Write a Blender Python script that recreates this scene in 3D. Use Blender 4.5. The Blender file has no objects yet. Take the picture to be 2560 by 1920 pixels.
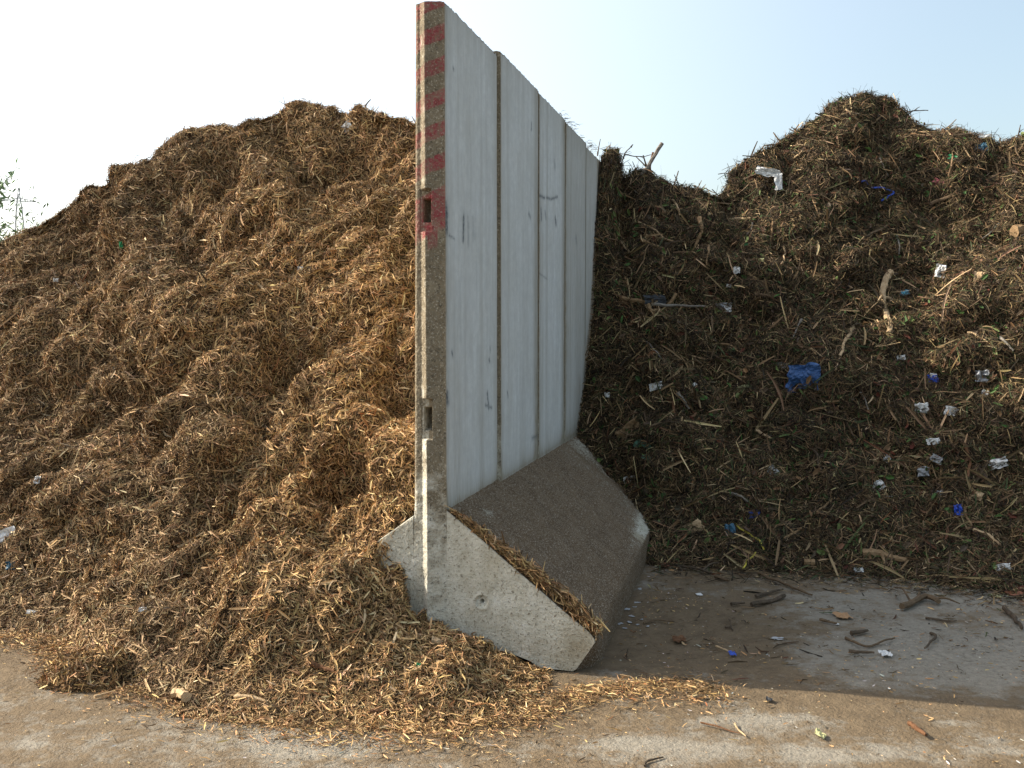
import bpy, bmesh, math, time
import numpy as np
from mathutils import Vector, Matrix
from mathutils.bvhtree import BVHTree
T0 = time.time()
SC = bpy.context.scene
COL = SC.collection
rng = np.random.default_rng(7)
R = math.radians

# ------------------------------------------------------------------ camera
PITCH, FPX, EYE = R(3.66), 2511.4, 1.6          # focal length in pixels of a 2560-wide picture
cd = bpy.data.cameras.new('camera'); cam = bpy.data.objects.new('camera', cd); COL.objects.link(cam)
cd.sensor_width = 36.0; cd.lens = 36.0 * FPX / 2560.0
cd.clip_start = 0.05; cd.clip_end = 3000
cam.location = (0, 0, EYE); cam.rotation_euler = (R(90) - PITCH, 0, 0)
SC.camera = cam

# ------------------------------------------------------------------ light
SUN_EL, SUN_AZ = R(33), R(12.7)                    # light travels towards +x and a little towards the camera
to_sun = Vector((-math.cos(SUN_AZ) * math.cos(SUN_EL), math.sin(SUN_AZ) * math.cos(SUN_EL), math.sin(SUN_EL)))
W = bpy.data.worlds.new('World'); SC.world = W; W.use_nodes = True
nt = W.node_tree; nt.nodes.clear()
sky = nt.nodes.new('ShaderNodeTexSky'); sky.sky_type = 'NISHITA'; sky.sun_disc = False
sky.sun_elevation = SUN_EL; sky.sun_rotation = math.atan2(to_sun.x, to_sun.y)
sky.altitude = 100; sky.air_density = 1.0; sky.dust_density = 4.0; sky.ozone_density = 1.5
bg = nt.nodes.new('ShaderNodeBackground'); bg.inputs['Strength'].default_value = 0.12
out = nt.nodes.new('ShaderNodeOutputWorld')
# thin high haze: a pale veil over the clear sky, thicker towards the sun's side
tc = nt.nodes.new('ShaderNodeTexCoord'); dp = nt.nodes.new('ShaderNodeVectorMath'); dp.operation = 'DOT_PRODUCT'
nt.links.new(tc.outputs['Generated'], dp.inputs[0]); dp.inputs[1].default_value = to_sun
mr = nt.nodes.new('ShaderNodeMapRange'); mr.interpolation_type = 'SMOOTHSTEP'
for k_, v_ in (('From Min', -0.12), ('From Max', 0.62), ('To Min', 0.0), ('To Max', 1.0)): mr.inputs[k_].default_value = v_
nt.links.new(dp.outputs['Value'], mr.inputs['Value'])
vm = nt.nodes.new('ShaderNodeMix'); vm.data_type = 'RGBA'; vm.inputs[6].default_value = (0.95, 1.05, 0.75, 1); vm.inputs[7].default_value = (2.9, 2.9, 2.75, 1)
nt.links.new(mr.outputs[0], vm.inputs[0])
ad = nt.nodes.new('ShaderNodeMix'); ad.data_type = 'RGBA'; ad.blend_type = 'ADD'; ad.inputs[0].default_value = 1.0
nt.links.new(sky.outputs[0], ad.inputs[6]); nt.links.new(vm.outputs[2], ad.inputs[7])
nt.links.new(ad.outputs[2], bg.inputs[0]); nt.links.new(bg.outputs[0], out.inputs[0])
sd = bpy.data.lights.new('sun', 'SUN'); sun = bpy.data.objects.new('sun', sd); COL.objects.link(sun)
sd.energy = 4.6; sd.angle = R(0.53); sd.color = (1.0, 0.91, 0.76)
sun.rotation_euler = to_sun.to_track_quat('Z', 'Y').to_euler(); sun.location = (-6, 2, 9)
SC.view_settings.view_transform = 'Standard'; SC.view_settings.look = 'None'
SC.view_settings.exposure = 0.90; SC.view_settings.gamma = 1.0
SC.view_settings.use_curve_mapping = False
SC.cycles.max_bounces = 6; SC.cycles.diffuse_bounces = 3

# ------------------------------------------------------------------ rays of the photograph, wall frame
CAM = np.array([0, 0, EYE])
def ray(sx, sy):
    xc = (sx - 1280) / FPX; yd = (sy - 960) / FPX
    return np.array([xc, math.cos(PITCH) - yd * math.sin(PITCH), -(yd * math.cos(PITCH) + math.sin(PITCH))])
def ground_pt(sx, sy, z=0.0):
    r = ray(sx, sy); return CAM + r * ((z - EYE) / r[2])
A_W = R(13.8)
UV = np.array([math.sin(A_W), math.cos(A_W), 0.0])      # along the wall, away
VV = np.array([math.cos(A_W), -math.sin(A_W), 0.0])     # to the right of the wall
O = np.array([-0.3044, 4.6260, 0.0])
def wall_xyz(v, u, z): return O + VV * v + UV * u + np.array([0, 0, z])
def to_vu(x, y):
    dx, dy = x - O[0], y - O[1]
    return dx * VV[0] + dy * VV[1], dx * UV[0] + dy * UV[1]
def side_uz(sx, sy, v=0.0):
    r = ray(sx, sy); t = ((O + VV * v - CAM) @ VV) / (r @ VV); p = CAM + r * t - O
    return p @ UV, p[2]

# ------------------------------------------------------------------ noise
_pr = np.random.default_rng(3)
_perm = np.concatenate([_pr.permutation(256)] * 3)
_grad = _pr.normal(size=(256, 3)); _grad /= np.linalg.norm(_grad, axis=1)[:, None]
def perlin(P, seed=0):
    P = np.asarray(P, float) + seed * 17.37
    i = np.floor(P).astype(np.int64); f = P - i; i &= 255
    w = f * f * f * (f * (f * 6 - 15) + 10)
    def g(dx, dy, dz):
        h = _perm[_perm[_perm[(i[:, 0] + dx) & 255] + ((i[:, 1] + dy) & 255)] + ((i[:, 2] + dz) & 255)]
        gr = _grad[h]
        return gr[:, 0] * (f[:, 0] - dx) + gr[:, 1] * (f[:, 1] - dy) + gr[:, 2] * (f[:, 2] - dz)
    def lp(a, b, t): return a + (b - a) * t
    x00 = lp(g(0,0,0), g(1,0,0), w[:,0]); x10 = lp(g(0,1,0), g(1,1,0), w[:,0])
    x01 = lp(g(0,0,1), g(1,0,1), w[:,0]); x11 = lp(g(0,1,1), g(1,1,1), w[:,0])
    return lp(lp(x00, x10, w[:,1]), lp(x01, x11, w[:,1]), w[:,2])
def smooth(a, b, x):
    t = np.clip((x - a) / (b - a), 0, 1); return t * t * (3 - 2 * t)

# ------------------------------------------------------------------ object helpers
def tag(o, label=None, cat=None, group=None, kind=None):
    if label: o['label'] = label
    if cat: o['category'] = cat
    if group: o['group'] = group
    if kind: o['kind'] = kind
    return o
def empty(name, loc=(0, 0, 0), rz=0.0):
    o = bpy.data.objects.new(name, None); COL.objects.link(o)
    o.empty_display_size = 0.2; o.location = loc; o.rotation_euler = (0, 0, rz); return o
def np_mesh(name, verts, faces, mats, parent=None, cols=None, attrs=None, fmat=None, smooth_=False, uv=None):
    """faces: (n,4) or (n,3) int array."""
    me = bpy.data.meshes.new(name)
    verts = np.ascontiguousarray(verts, np.float32); faces = np.ascontiguousarray(faces, np.int32)
    k = faces.shape[1]; n = len(faces)
    me.vertices.add(len(verts)); me.vertices.foreach_set('co', verts.ravel())
    me.loops.add(n * k); me.loops.foreach_set('vertex_index', faces.ravel())
    me.polygons.add(n); me.polygons.foreach_set('loop_start', np.arange(0, n * k, k, dtype=np.int32))
    if not isinstance(mats, (list, tuple)): mats = [mats]
    for m in mats: me.materials.append(m)
    if fmat is not None: me.polygons.foreach_set('material_index', np.ascontiguousarray(fmat, np.int32))
    me.update(calc_edges=True)
    me.polygons.foreach_set('use_smooth', np.full(n, bool(smooth_)))
    if cols is not None:
        a = me.color_attributes.new('Col', 'FLOAT_COLOR', 'POINT')
        c = np.ones((len(verts), 4), np.float32); c[:, :3] = cols; a.data.foreach_set('color', c.ravel())
    for key, val in (attrs or {}).items():
        a = me.attributes.new(key, 'FLOAT', 'POINT'); a.data.foreach_set('value', np.ascontiguousarray(val, np.float32))
    if uv is not None:
        l = me.uv_layers.new(name='UVMap'); l.data.foreach_set('uv', np.ascontiguousarray(uv[faces.ravel()], np.float32).ravel())
    o = bpy.data.objects.new(name, me); COL.objects.link(o)
    if parent is not None: o.parent = parent
    return o
def grid_faces(nr, nc):
    i = np.arange((nr - 1) * (nc - 1)); r, c = i // (nc - 1), i % (nc - 1); a = r * nc + c
    return np.stack([a, a + 1, a + nc + 1, a + nc], 1)

# ------------------------------------------------------------------ materials
def new_mat(name, rough=0.9, spec=0.25):
    m = bpy.data.materials.new(name); m.use_nodes = True
    b = m.node_tree.nodes['Principled BSDF']
    b.inputs['Roughness'].default_value = rough; b.inputs['Specular IOR Level'].default_value = spec
    return m, m.node_tree, b
def N(nt, t, **kw):
    n = nt.nodes.new(t)
    for k, v in kw.items():
        if k in n.inputs: n.inputs[k].default_value = v
        else: setattr(n, k, v)
    return n
def noise(nt, vec, scale, detail=4, rough=0.55, sc=None):
    if sc is not None:
        mp = N(nt, 'ShaderNodeMapping'); mp.inputs['Scale'].default_value = sc
        nt.links.new(vec, mp.inputs[0]); vec = mp.outputs[0]
    n = N(nt, 'ShaderNodeTexNoise'); n.inputs['Scale'].default_value = scale
    n.inputs['Detail'].default_value = detail; n.inputs['Roughness'].default_value = rough
    nt.links.new(vec, n.inputs['Vector']); return n.outputs['Fac']
def ramp(nt, fac, stops):
    r = N(nt, 'ShaderNodeValToRGB'); e = r.color_ramp.elements
    while len(e) < len(stops): e.new(0.5)
    for el, (p, c) in zip(e, stops):
        el.position = p; el.color = (*c, 1) if not isinstance(c, (int, float)) else (c, c, c, 1)
    nt.links.new(fac, r.inputs[0]); return r.outputs[0]
def mix(nt, fac, a, b, mode='MIX'):
    m = N(nt, 'ShaderNodeMix'); m.data_type = 'RGBA'; m.blend_type = mode
    if isinstance(fac, (int, float)): m.inputs[0].default_value = fac
    else: nt.links.new(fac, m.inputs[0])
    for s, x in ((6, a), (7, b)):
        if isinstance(x, (tuple, list)): m.inputs[s].default_value = (*x, 1) if len(x) == 3 else x
        else: nt.links.new(x, m.inputs[s])
    return m.outputs[2]
def mth(nt, op, a, b=None, c=None, clamp=False):
    m = N(nt, 'ShaderNodeMath'); m.operation = op; m.use_clamp = clamp
    for s, x in enumerate((a, b, c)):
        if x is None: continue
        if isinstance(x, (int, float)): m.inputs[s].default_value = x
        else: nt.links.new(x, m.inputs[s])
    return m.outputs[0]
def bump(nt, b, h, strength, dist):
    n = N(nt, 'ShaderNodeBump'); n.inputs['Strength'].default_value = strength; n.inputs['Distance'].default_value = dist
    nt.links.new(h, n.inputs['Height']); nt.links.new(n.outputs[0], b.inputs['Normal'])
def attr(nt, name, out='Fac'):
    a = N(nt, 'ShaderNodeAttribute'); a.attribute_name = name; return a.outputs[out]
def coord(nt, which='Object'): return N(nt, 'ShaderNodeTexCoord').outputs[which]

def mat_fibre(name, rough=0.75):
    m, nt, b = new_mat(name, rough, 0.22)
    nt.links.new(attr(nt, 'Col', 'Color'), b.inputs['Base Color']); return m
M_FIB = mat_fibre('shredded_wood'); M_FIB2 = mat_fibre('green_waste_fibre', 0.7)

def mat_soil(name, c0, c1, c2):
    m, nt, b = new_mat(name, 0.95, 0.1); co = coord(nt)
    f = noise(nt, co, 45, 6, 0.75); g = noise(nt, co, 6, 4)
    st = noise(nt, co, 30, 3, 0.6, (1, 4, 1))
    c = ramp(nt, f, [(0.3, c0), (0.52, c1), (0.72, c2)])
    c = mix(nt, ramp(nt, g, [(0.4, 0.0), (0.65, 0.6)]), c, c0)
    nt.links.new(c, b.inputs['Base Color'])
    bump(nt, b, mth(nt, 'ADD', f, st), 1.0, 0.02); return m
M_SOIL = mat_soil('crumbly_wood_fines', (0.022, 0.013, 0.007), (0.07, 0.040, 0.020), (0.18, 0.11, 0.05))
M_SOIL2 = mat_soil('dark_green_waste_fines', (0.009, 0.007, 0.005), (0.025, 0.018, 0.011), (0.06, 0.042, 0.024))

def mat_ground():
    m, nt, b = new_mat('dirty_concrete_slab', 0.9, 0.2); co = coord(nt)
    n1 = noise(nt, co, 1.8, 7, 0.7); n2 = noise(nt, co, 9, 6, 0.7); n3 = noise(nt, co, 90, 4, 0.7)
    n4 = noise(nt, co, 28, 5, 0.7); st = noise(nt, co, 3.5, 7, 0.75, (0.9, 1.15, 1))
    d = mth(nt, 'ADD', attr(nt, 'dirt'), mth(nt, 'MULTIPLY_ADD', n1, 1.1, -0.55))
    d = mth(nt, 'ADD', d, mth(nt, 'MULTIPLY_ADD', n2, 1.0, -0.5)); d = mth(nt, 'ADD', d, mth(nt, 'MULTIPLY_ADD', st, 1.0, -0.5))
    d = mth(nt, 'ADD', d, mth(nt, 'MULTIPLY_ADD', n4, 0.6, -0.3))
    k = ramp(nt, d, [(0.36, 0.0), (0.66, 1.0)])
    conc = ramp(nt, n4, [(0.3, (0.195, 0.172, 0.134)), (0.7, (0.31, 0.28, 0.226))])
    dirt = ramp(nt, n2, [(0.3, (0.105, 0.075, 0.045)), (0.7, (0.185, 0.137, 0.084))])
    c = mix(nt, k, conc, dirt)
    c = mix(nt, ramp(nt, n3, [(0.62, 0.0), (0.72, 0.6)]), c, (0.34, 0.29, 0.22))
    c = mix(nt, ramp(nt, n3, [(0.32, 0.65), (0.42, 0.0)]), c, (0.07, 0.05, 0.033))
    nt.links.new(c, b.inputs['Base Color'])
    h = mth(nt, 'ADD', mth(nt, 'MULTIPLY', n3, 0.5), mth(nt, 'ADD', mth(nt, 'MULTIPLY', n4, 0.8), n2)); bump(nt, b, h, 0.9, 0.02); return m
M_GROUND = mat_ground()

def mat_wall_face():
    m, nt, b = new_mat('smooth_cast_concrete', 0.8, 0.25); uvc = coord(nt, 'UV')
    s1 = noise(nt, uvc, 5, 5, 0.6, (3.5, 0.45, 1)); s2 = noise(nt, uvc, 14, 5, 0.7, (6, 0.5, 1)); n2 = noise(nt, uvc, 2.2, 5, 0.6)
    n3 = noise(nt, uvc, 60, 4, 0.7); n4 = noise(nt, uvc, 260, 2, 0.6)
    c = ramp(nt, s1, [(0.3, (0.555, 0.555, 0.53)), (0.7, (0.70, 0.71, 0.69))])
    c = mix(nt, ramp(nt, n2, [(0.35, 0.0), (0.75, 0.55)]), c, (0.54, 0.53, 0.475))
    c = mix(nt, ramp(nt, s2, [(0.55, 0.0), (0.8, 0.35)]), c, (0.38, 0.365, 0.32))
    c = mix(nt, ramp(nt, n3, [(0.64, 0.0), (0.74, 0.45)]), c, (0.24, 0.23, 0.20))
    c = mix(nt, mth(nt, 'MULTIPLY', attr(nt, 'stain'), mth(nt, 'MULTIPLY_ADD', s2, 2.6, -0.35), clamp=True), c, (0.23, 0.19, 0.12))
    c = mix(nt, ramp(nt, noise(nt, uvc, 17, 6, 0.75), [(0.42, 0.30), (0.62, 0.0)]), c, (0.40, 0.40, 0.385)); c = mix(nt, ramp(nt, n4, [(0.60, 0.0), (0.70, 0.35)]), c, (0.28, 0.27, 0.25))
    sc = mth(nt, 'MULTIPLY', attr(nt, 'scuff'), ramp(nt, n3, [(0.3, 0.35), (0.6, 1.0)]))
    c = mix(nt, mth(nt, 'MULTIPLY', sc, 1.0, clamp=True), c, (0.055, 0.065, 0.075))
    nt.links.new(c, b.inputs['Base Color'])
    bump(nt, b, mth(nt, 'ADD', mth(nt, 'MULTIPLY', n4, 0.6), mth(nt, 'ADD', s1, n3)), 0.35, 0.003); return m
M_FACE = mat_wall_face()

def mat_grit(name, red=False, mud=False):
    m, nt, b = new_mat(name, 0.9, 0.25); co = coord(nt)
    n1 = noise(nt, co, 62, 5, 0.8); n2 = noise(nt, co, 9, 6, 0.7); n3 = noise(nt, co, 115, 3, 0.75); n5 = noise(nt, co, 2.6, 5, 0.6)
    pale = ramp(nt, n2, [(0.3, (0.38, 0.35, 0.265)), (0.55, (0.56, 0.535, 0.44)), (0.75, (0.68, 0.665, 0.60))])
    pale = mix(nt, ramp(nt, n5, [(0.52, 0.0), (0.70, 0.6)]), pale, (0.30, 0.245, 0.15))
    grit = ramp(nt, n2, [(0.3, (0.15, 0.12, 0.08)), (0.7, (0.27, 0.225, 0.15))])
    if red:     # stem end: dark exposed grit, paler and limy towards the foot; sunlit slant painted paler
        k = mth(nt, 'ADD', attr(nt, 'pale'), mth(nt, 'MULTIPLY_ADD', n2, 1.6, -0.8)); c = mix(nt, ramp(nt, k, [(0.42, 0.0), (0.75, 1.0)]), grit, pale)
        c = mix(nt, ramp(nt, n1, [(0.54, 0.0), (0.62, 0.75)]), c, (0.05, 0.042, 0.03))
        c = mix(nt, ramp(nt, n3, [(0.56, 0.0), (0.64, 0.8)]), c, (0.48, 0.43, 0.33))
        r = mth(nt, 'MULTIPLY', attr(nt, 'red'), ramp(nt, n1, [(0.36, 0.2), (0.55, 0.95)]))
        r = mth(nt, 'MULTIPLY', r, ramp(nt, noise(nt, co, 22, 5, 0.8), [(0.34, 0.35), (0.52, 1.0)]))
        r = mth(nt, 'MULTIPLY', r, ramp(nt, n3, [(0.6, 1.0), (0.68, 0.45)]))
        c = mix(nt, r, c, (0.30, 0.04, 0.055))
    else:
        c = mix(nt, ramp(nt, n1, [(0.54, 0.0), (0.61, 0.75)]), pale, (0.12, 0.095, 0.055))
        c = mix(nt, ramp(nt, n3, [(0.60, 0.0), (0.68, 0.5)]), c, (0.60, 0.57, 0.50))
    if mud:
        k = mth(nt, 'ADD', attr(nt, 'mud'), mth(nt, 'MULTIPLY_ADD', n2, 0.8, -0.4))
        k = mth(nt, 'ADD', k, mth(nt, 'MULTIPLY_ADD', n1, 1.6, -0.8))
        mc = ramp(nt, n2, [(0.3, (0.082, 0.047, 0.021)), (0.7, (0.145, 0.088, 0.041))])
        mc = mix(nt, ramp(nt, n3, [(0.55, 0.0), (0.61, 0.85)]), mc, (0.44, 0.38, 0.30)); mc = mix(nt, ramp(nt, n1, [(0.36, 0.6), (0.46, 0.0)]), mc, (0.055, 0.038, 0.025))
        c = mix(nt, ramp(nt, k, [(0.35, 0.0), (0.6, 0.95)]), c, mc)
    nt.links.new(c, b.inputs['Base Color'])
    bump(nt, b, mth(nt, 'ADD', n1, mth(nt, 'MULTIPLY', n3, 0.6)), 1.0, 0.008); return m
M_GRIT = mat_grit('exposed_grit_concrete', red=True)
M_FOOT = mat_grit('pale_grit_concrete', mud=True)
M_BACK, _nt, _b = new_mat('plain_back_concrete', 0.9); _b.inputs['Base Color'].default_value = (0.33, 0.31, 0.26, 1)

# ------------------------------------------------------------------ ground: one sheet, dense near the camera
def axis(lo, hi, step, far):
    a = np.arange(lo, hi + 1e-6, step); g = np.geomspace(0.3, far, 22)
    return np.concatenate([(lo - g)[::-1], a, hi + g])
gx, gy = axis(-4.5, 4.5, 0.03, 900), axis(2.2, 8.0, 0.03, 1200)
GX, GY = np.meshgrid(gx, gy); gp = np.stack([GX.ravel(), GY.ravel(), np.zeros(GX.size)], 1)
near = ((np.abs(gp[:, 0]) < 4.6) & (gp[:, 1] > 2.1) & (gp[:, 1] < 8.1)).astype(float)
gp[:, 2] = near * (0.010 * perlin(gp * 1.7, 1) + 0.004 * perlin(gp * 7, 2)) - near * 0.004
dirt = np.full(len(gp), 0.56)
def blob(sx, sy, rx, ry, amp, ang=0.0):
    c = ground_pt(sx, sy); dx, dy = gp[:, 0] - c[0], gp[:, 1] - c[1]
    a = dx * math.cos(ang) + dy * math.sin(ang); bb = -dx * math.sin(ang) + dy * math.cos(ang)
    dirt[:] += amp * np.exp(-(a / rx) ** 2 - (bb / ry) ** 2)
blob(760, 1850, .45, .14, -.45); blob(420, 1800, .35, .10, -.15); blob(120, 1870, .5, .2, -.08); blob(2450, 1640, .75, .5, -.42)
blob(2300, 1490, .8, .35, -.25); blob(1880, 1800, .35, .07, -.35); blob(2150, 1880, .6, .08, -.3); blob(1600, 1860, .3, .09, -.3)
blob(1700, 1580, .45, .65, .6); blob(1900, 1450, .5, .3, .2); blob(1800, 1730, .9, .09, .25, -.1); blob(1300, 1790, .5, .13, .25)
blob(80, 1620, .5, .25, .15); blob(2420, 1780, .5, .07, .15)
dirt += .10 * (gp[:, 1] < 4.3) * (gp[:, 0] > -.4) + .10 * (gp[:, 0] <= -.4)
np.clip(dirt, 0, 1.1, out=dirt)
g = np_mesh('ground', gp, grid_faces(len(gy), len(gx)), M_GROUND, attrs={'dirt': dirt}, smooth_=True); g['kind'] = 'structure'

# ------------------------------------------------------------------ the wall of precast elements
JOINTS = [0.0, 0.95, 1.917, 2.80, 3.686, 4.892, 5.85, 6.80, 7.75]
VOFF = [0.0, 0.017, 0.022, 0.025, 0.012, 0.015, 0.015, 0.015]
HTOP = [3.03, 3.05, 3.035, 3.02, 3.0, 3.035, 3.03, 3.03]
def vleft(z): return -0.166 + 0.027 * z / 3.03
def seg_d(u, z, a, b):
    a, b = np.array(a), np.array(b); d = b - a; L = max(d @ d, 1e-9)
    t = np.clip(((u - a[0]) * d[0] + (z - a[1]) * d[1]) / L, 0, 1)
    return np.hypot(u - a[0] - t * d[0], z - a[1] - t * d[1])
SCUFFS = [((1116, 520), (1117, 575), .016, 1.0), ((1159, 541), (1158, 598), .011, .95), ((1170, 545), (1171, 610), .010, .35),
          ((1183, 552), (1184, 590), .02, .22), ((1122, 588), (1136, 597), .005, .6), ((1346, 478), (1347, 492), .012, .9),
          ((1348, 488), (1362, 495), .007, .8), ((1366, 494), (1376, 497), .007, .7), ((1378, 498), (1394, 492), .007, .7),
          ((1353, 524), (1354, 548), .011, .75), ((1363, 530), (1365, 548), .009, .6), ((1388, 545), (1390, 560), .014, .85),
          ((1386, 405), (1387, 415), .02, .4), ((1322, 535), (1326, 543), .01, .6), ((1329, 308), (1328, 325), .007, .7),
          ((1440, 596), (1441, 606), .02, .5), ((1218, 985), (1222, 1018), .010, .8), ((1213, 1012), (1230, 1020), .006, .6),
          ((1223, 898), (1224, 904), .008, .7), ((1225, 868), (1226, 878), .006, .5), ((1117, 985), (1119, 1005), .016, .9),
          ((1268, 980), (1270, 992), .006, .8), ((1348, 683), (1368, 698), .004, .45), ((1133, 170), (1134, 173), .006, .8),
          ((1130, 882), (1131, 886), .008, .8), ((1245, 1140), (1247, 1180), .008, .5), ((1330, 1095), (1345, 1090), .01, .5),
          ((1480, 600), (1512, 640), .006, .4), ((1190, 640), (1191, 720), .006, .12), ((1150, 700), (1151, 850), .008, .10)]
def make_element(k):
    u0, u1, vo, h = JOINTS[k], JOINTS[k + 1] - 0.0025, VOFF[k], HTOP[k]
    L = u1 - u0
    root = empty('concrete_wall_element', tuple(wall_xyz(vo, u0, 0)), -A_W)
    dense = k < 3
    # --- right face, a fine grid carrying marks
    st = 0.008 if dense else 0.02
    nu, nz = int(L / st) + 1, int(h / st) + 1
    uu, zz = np.meshgrid(np.linspace(0, L, nu), np.linspace(0, h, nz)); u, z = uu.ravel(), zz.ravel()
    gu = u + u0
    q = np.stack([gu * 3, z * 1.2, np.full_like(u, k * 9.1)], 1)
    x = 0.0015 * perlin(q, 4) + 0.0006 * perlin(q * 9, 5)
    edge = np.minimum.reduce([u, L - u]); x -= 0.010 * np.exp(-(edge / 0.006) ** 2)     # chamfered arrises
    q2 = np.stack([gu * 22, np.full_like(u, 3.3), np.full_like(u, k)], 1)
    top = z > h - st * 1.5
    zn = z + np.where(z > h - 1e-6, 0.012 * perlin(q2, 6) - 0.010 * np.clip(perlin(q2 * 2.3, 8), 0, 1) * 3, 0)
    crn = (z > h - 1e-6) & (edge < 0.03); zn = zn - crn * 0.015
    stain = 0.5 * np.clip(perlin(np.stack([gu * 11, z * .25, z * 0 + 2], 1), 12) * 2 - .3, 0, 1) + .5 * np.exp(-((gu - 2.74) / .07) ** 2) + .4 * np.exp(-((gu - 1.84) / .06) ** 2) + .35 * np.exp(-z / .9) * np.clip(perlin(np.stack([gu * 5, z * 1.5, z * 0], 1), 14) + .3, 0, 1) + 1.0 * np.exp(-(edge / 0.035)) * (0.45 + 0.8 * np.clip(perlin(np.stack([gu * 2, z * 1.3, z * 0], 1), 9) + .4, 0, 1))
    stain += 0.8 * np.exp(-np.abs(z - 0.71) / 0.05) + 0.25 * np.exp(-np.abs(z - h) / 0.12)
    stain += 0.5 * np.clip(perlin(np.stack([gu * 7, z * .35, z * 0 + 5], 1), 3), 0, 1) * smooth(.4, 2.6, h - z * .6)
    if k in (3, 4): stain += 0.35
    scuff = np.zeros_like(u)
    if k < 5:
        for a, b, w, s in SCUFFS:
            A, B = side_uz(*a, v=vo), side_uz(*b, v=vo); w = w * 1.5; s = min(1, s * 1.2)
            if min(A[0], B[0]) > JOINTS[k + 1] or max(A[0], B[0]) < u0: continue
            d = seg_d(gu, z, A, B); wob = w * (1 + 0.8 * perlin(np.stack([gu * 40, z * 40, z * 0], 1), 7))
            scuff = np.maximum(scuff, s * np.exp(-(d / np.maximum(wob, 1e-3)) ** 2))
    V = [np.stack([x, u, zn], 1)]; F = [grid_faces(nz, nu)]; fm = [np.zeros(len(F[0]))]
    UVc = [np.stack([gu + k * 0.37, z], 1)]; AT = {'stain': [stain], 'scuff': [scuff], 'red': [np.zeros_like(u)], 'pale': [np.zeros_like(u)]}
    base = nu * nz
    # --- near end face: tongue, recesses and coarse grit as relief
    sv = 0.004 if k == 0 else 0.012
    nv, nz2 = int(0.166 / sv) + 2, (int(h / 0.004) if k == 0 else int(h / 0.02)) + 1
    tv, tz = np.meshgrid(np.linspace(0, 1, nv), np.linspace(0, 1, nz2)); tv, z = tv.ravel(), tz.ravel() * h
    vl = vleft(z); v = vl * (1 - tv)
    a = v - (vl + 0.0)
    prof = np.interp(v, [-.17, -.156, -.117, -.085, -.012, 0], [0, 0, 0, -.034, -.002, .0]) + 0.010 * np.exp(-(a / .006) ** 2) * smooth(.66, .74, z)
    red = np.zeros_like(v)
    if k == 0:
        for zp, hh in ((2.10, .055), (1.14, .055)):
            cut = (np.abs(z - zp) < hh + .04) & (np.abs(v + .092) < .03); prof = np.where(cut, np.maximum(prof, 0.004), prof)
            hole = smooth(hh, hh - .008, np.abs(z - zp)) * smooth(.022, .017, np.abs(v + .085))
            prof = prof + 0.075 * hole
        q = np.stack([v * 60, z * 60, z * 0 + 2], 1)
        brd = smooth(0, .008, -v) * smooth(0, .008, a)
        prof = prof + brd * (0.0028 * perlin(q, 1) + 0.0035 * perlin(q * 2.6, 2) + .004 * perlin(q * .2, 5))
        t = (h - z) + 0.45 * (v + .045) + .006 * perlin(q * .5, 3)
        ph = (t + .035) / .1435
        band = smooth(.0, .05, ph % 1) * (1 - smooth(.48, .53, ph % 1))
        band = np.where(t > .80, 0, band) * (t < .80)
        blk = smooth(.83, .845, t) * (1 - smooth(1.02, 1.05, t + .03 * perlin(q * .3, 6)))
        blk = np.maximum(blk, (np.abs(v + .055) < .02) * smooth(1.11, 1.09, t) * (t > 1.0) * .9)
        red = np.clip(band + blk, 0, 1) * (0.82 + .5 * perlin(q * .4, 4)) * np.where(v < -.115, .75, 1.0)
        slant = (v > -.113) & (v < -.084) & (t < .82); red = np.where(slant, red * .28, red)
        red = np.where(prof > .012, 0, red); red = np.where((np.abs(v + .135) < .012) & (t > .09) & (t < .17), .5, red)
    V.append(np.stack([v, prof, z + np.where(z > h - 1e-6, 0.008 * perlin(np.stack([v * 30, v * 0, v * 0 + k], 1), 3), 0)], 1))
    f = grid_faces(nz2, nv) + base; F.append(f); fm.append(np.ones(len(f))); UVc.append(np.stack([v, z], 1))
    AT['stain'].append(np.zeros_like(v)); AT['scuff'].append(np.zeros_like(v)); AT['red'].append(red); AT['pale'].append((.12 if k else 0) + smooth(1.6, .2, z) * .75 + .12 * (v < -.115) + (.35 if k == 0 else .35) * ((v > -.118) & (v < -.084)))  # last term paints sunlight on the tongue's slanted side as paler colour
    base += nv * nz2
    # --- left face, far end and top
    pts = np.array([[vleft(0), 0, 0], [vleft(h), 0, h], [vleft(h), L, h], [vleft(0), L, 0], [0, L, 0], [0, L, h - .004], [0, 0, h - .004], [-.02, 0, h - .003], [-.02, L, h - .003]])
    pts[:, 1] = np.clip(pts[:, 1], 0.0095, None)
    f = np.array([[0, 3, 2, 1], [3, 4, 5, 2], [1, 2, 5, 6]]) + base
    V.append(pts); F.append(f); fm.append([2, 2, 1]); UVc.append(pts[:, 1:])
    for key in AT: AT[key].append(np.zeros(len(pts)))
    np_mesh('stem', np.concatenate(V), np.concatenate(F), [M_FACE, M_GRIT, M_BACK], root, attrs={a: np.concatenate(b) for a, b in AT.items()},
            fmat=np.concatenate(fm), uv=np.concatenate(UVc), smooth_=True)
    # --- feet: sloping toes on both sides
    for s in (1, -1):
        make_foot(root, s, L, k)
    return root
def foot_line(s, t, side):      # t 0..1 from stem to tip; top and underside heights and v
    pass
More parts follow.
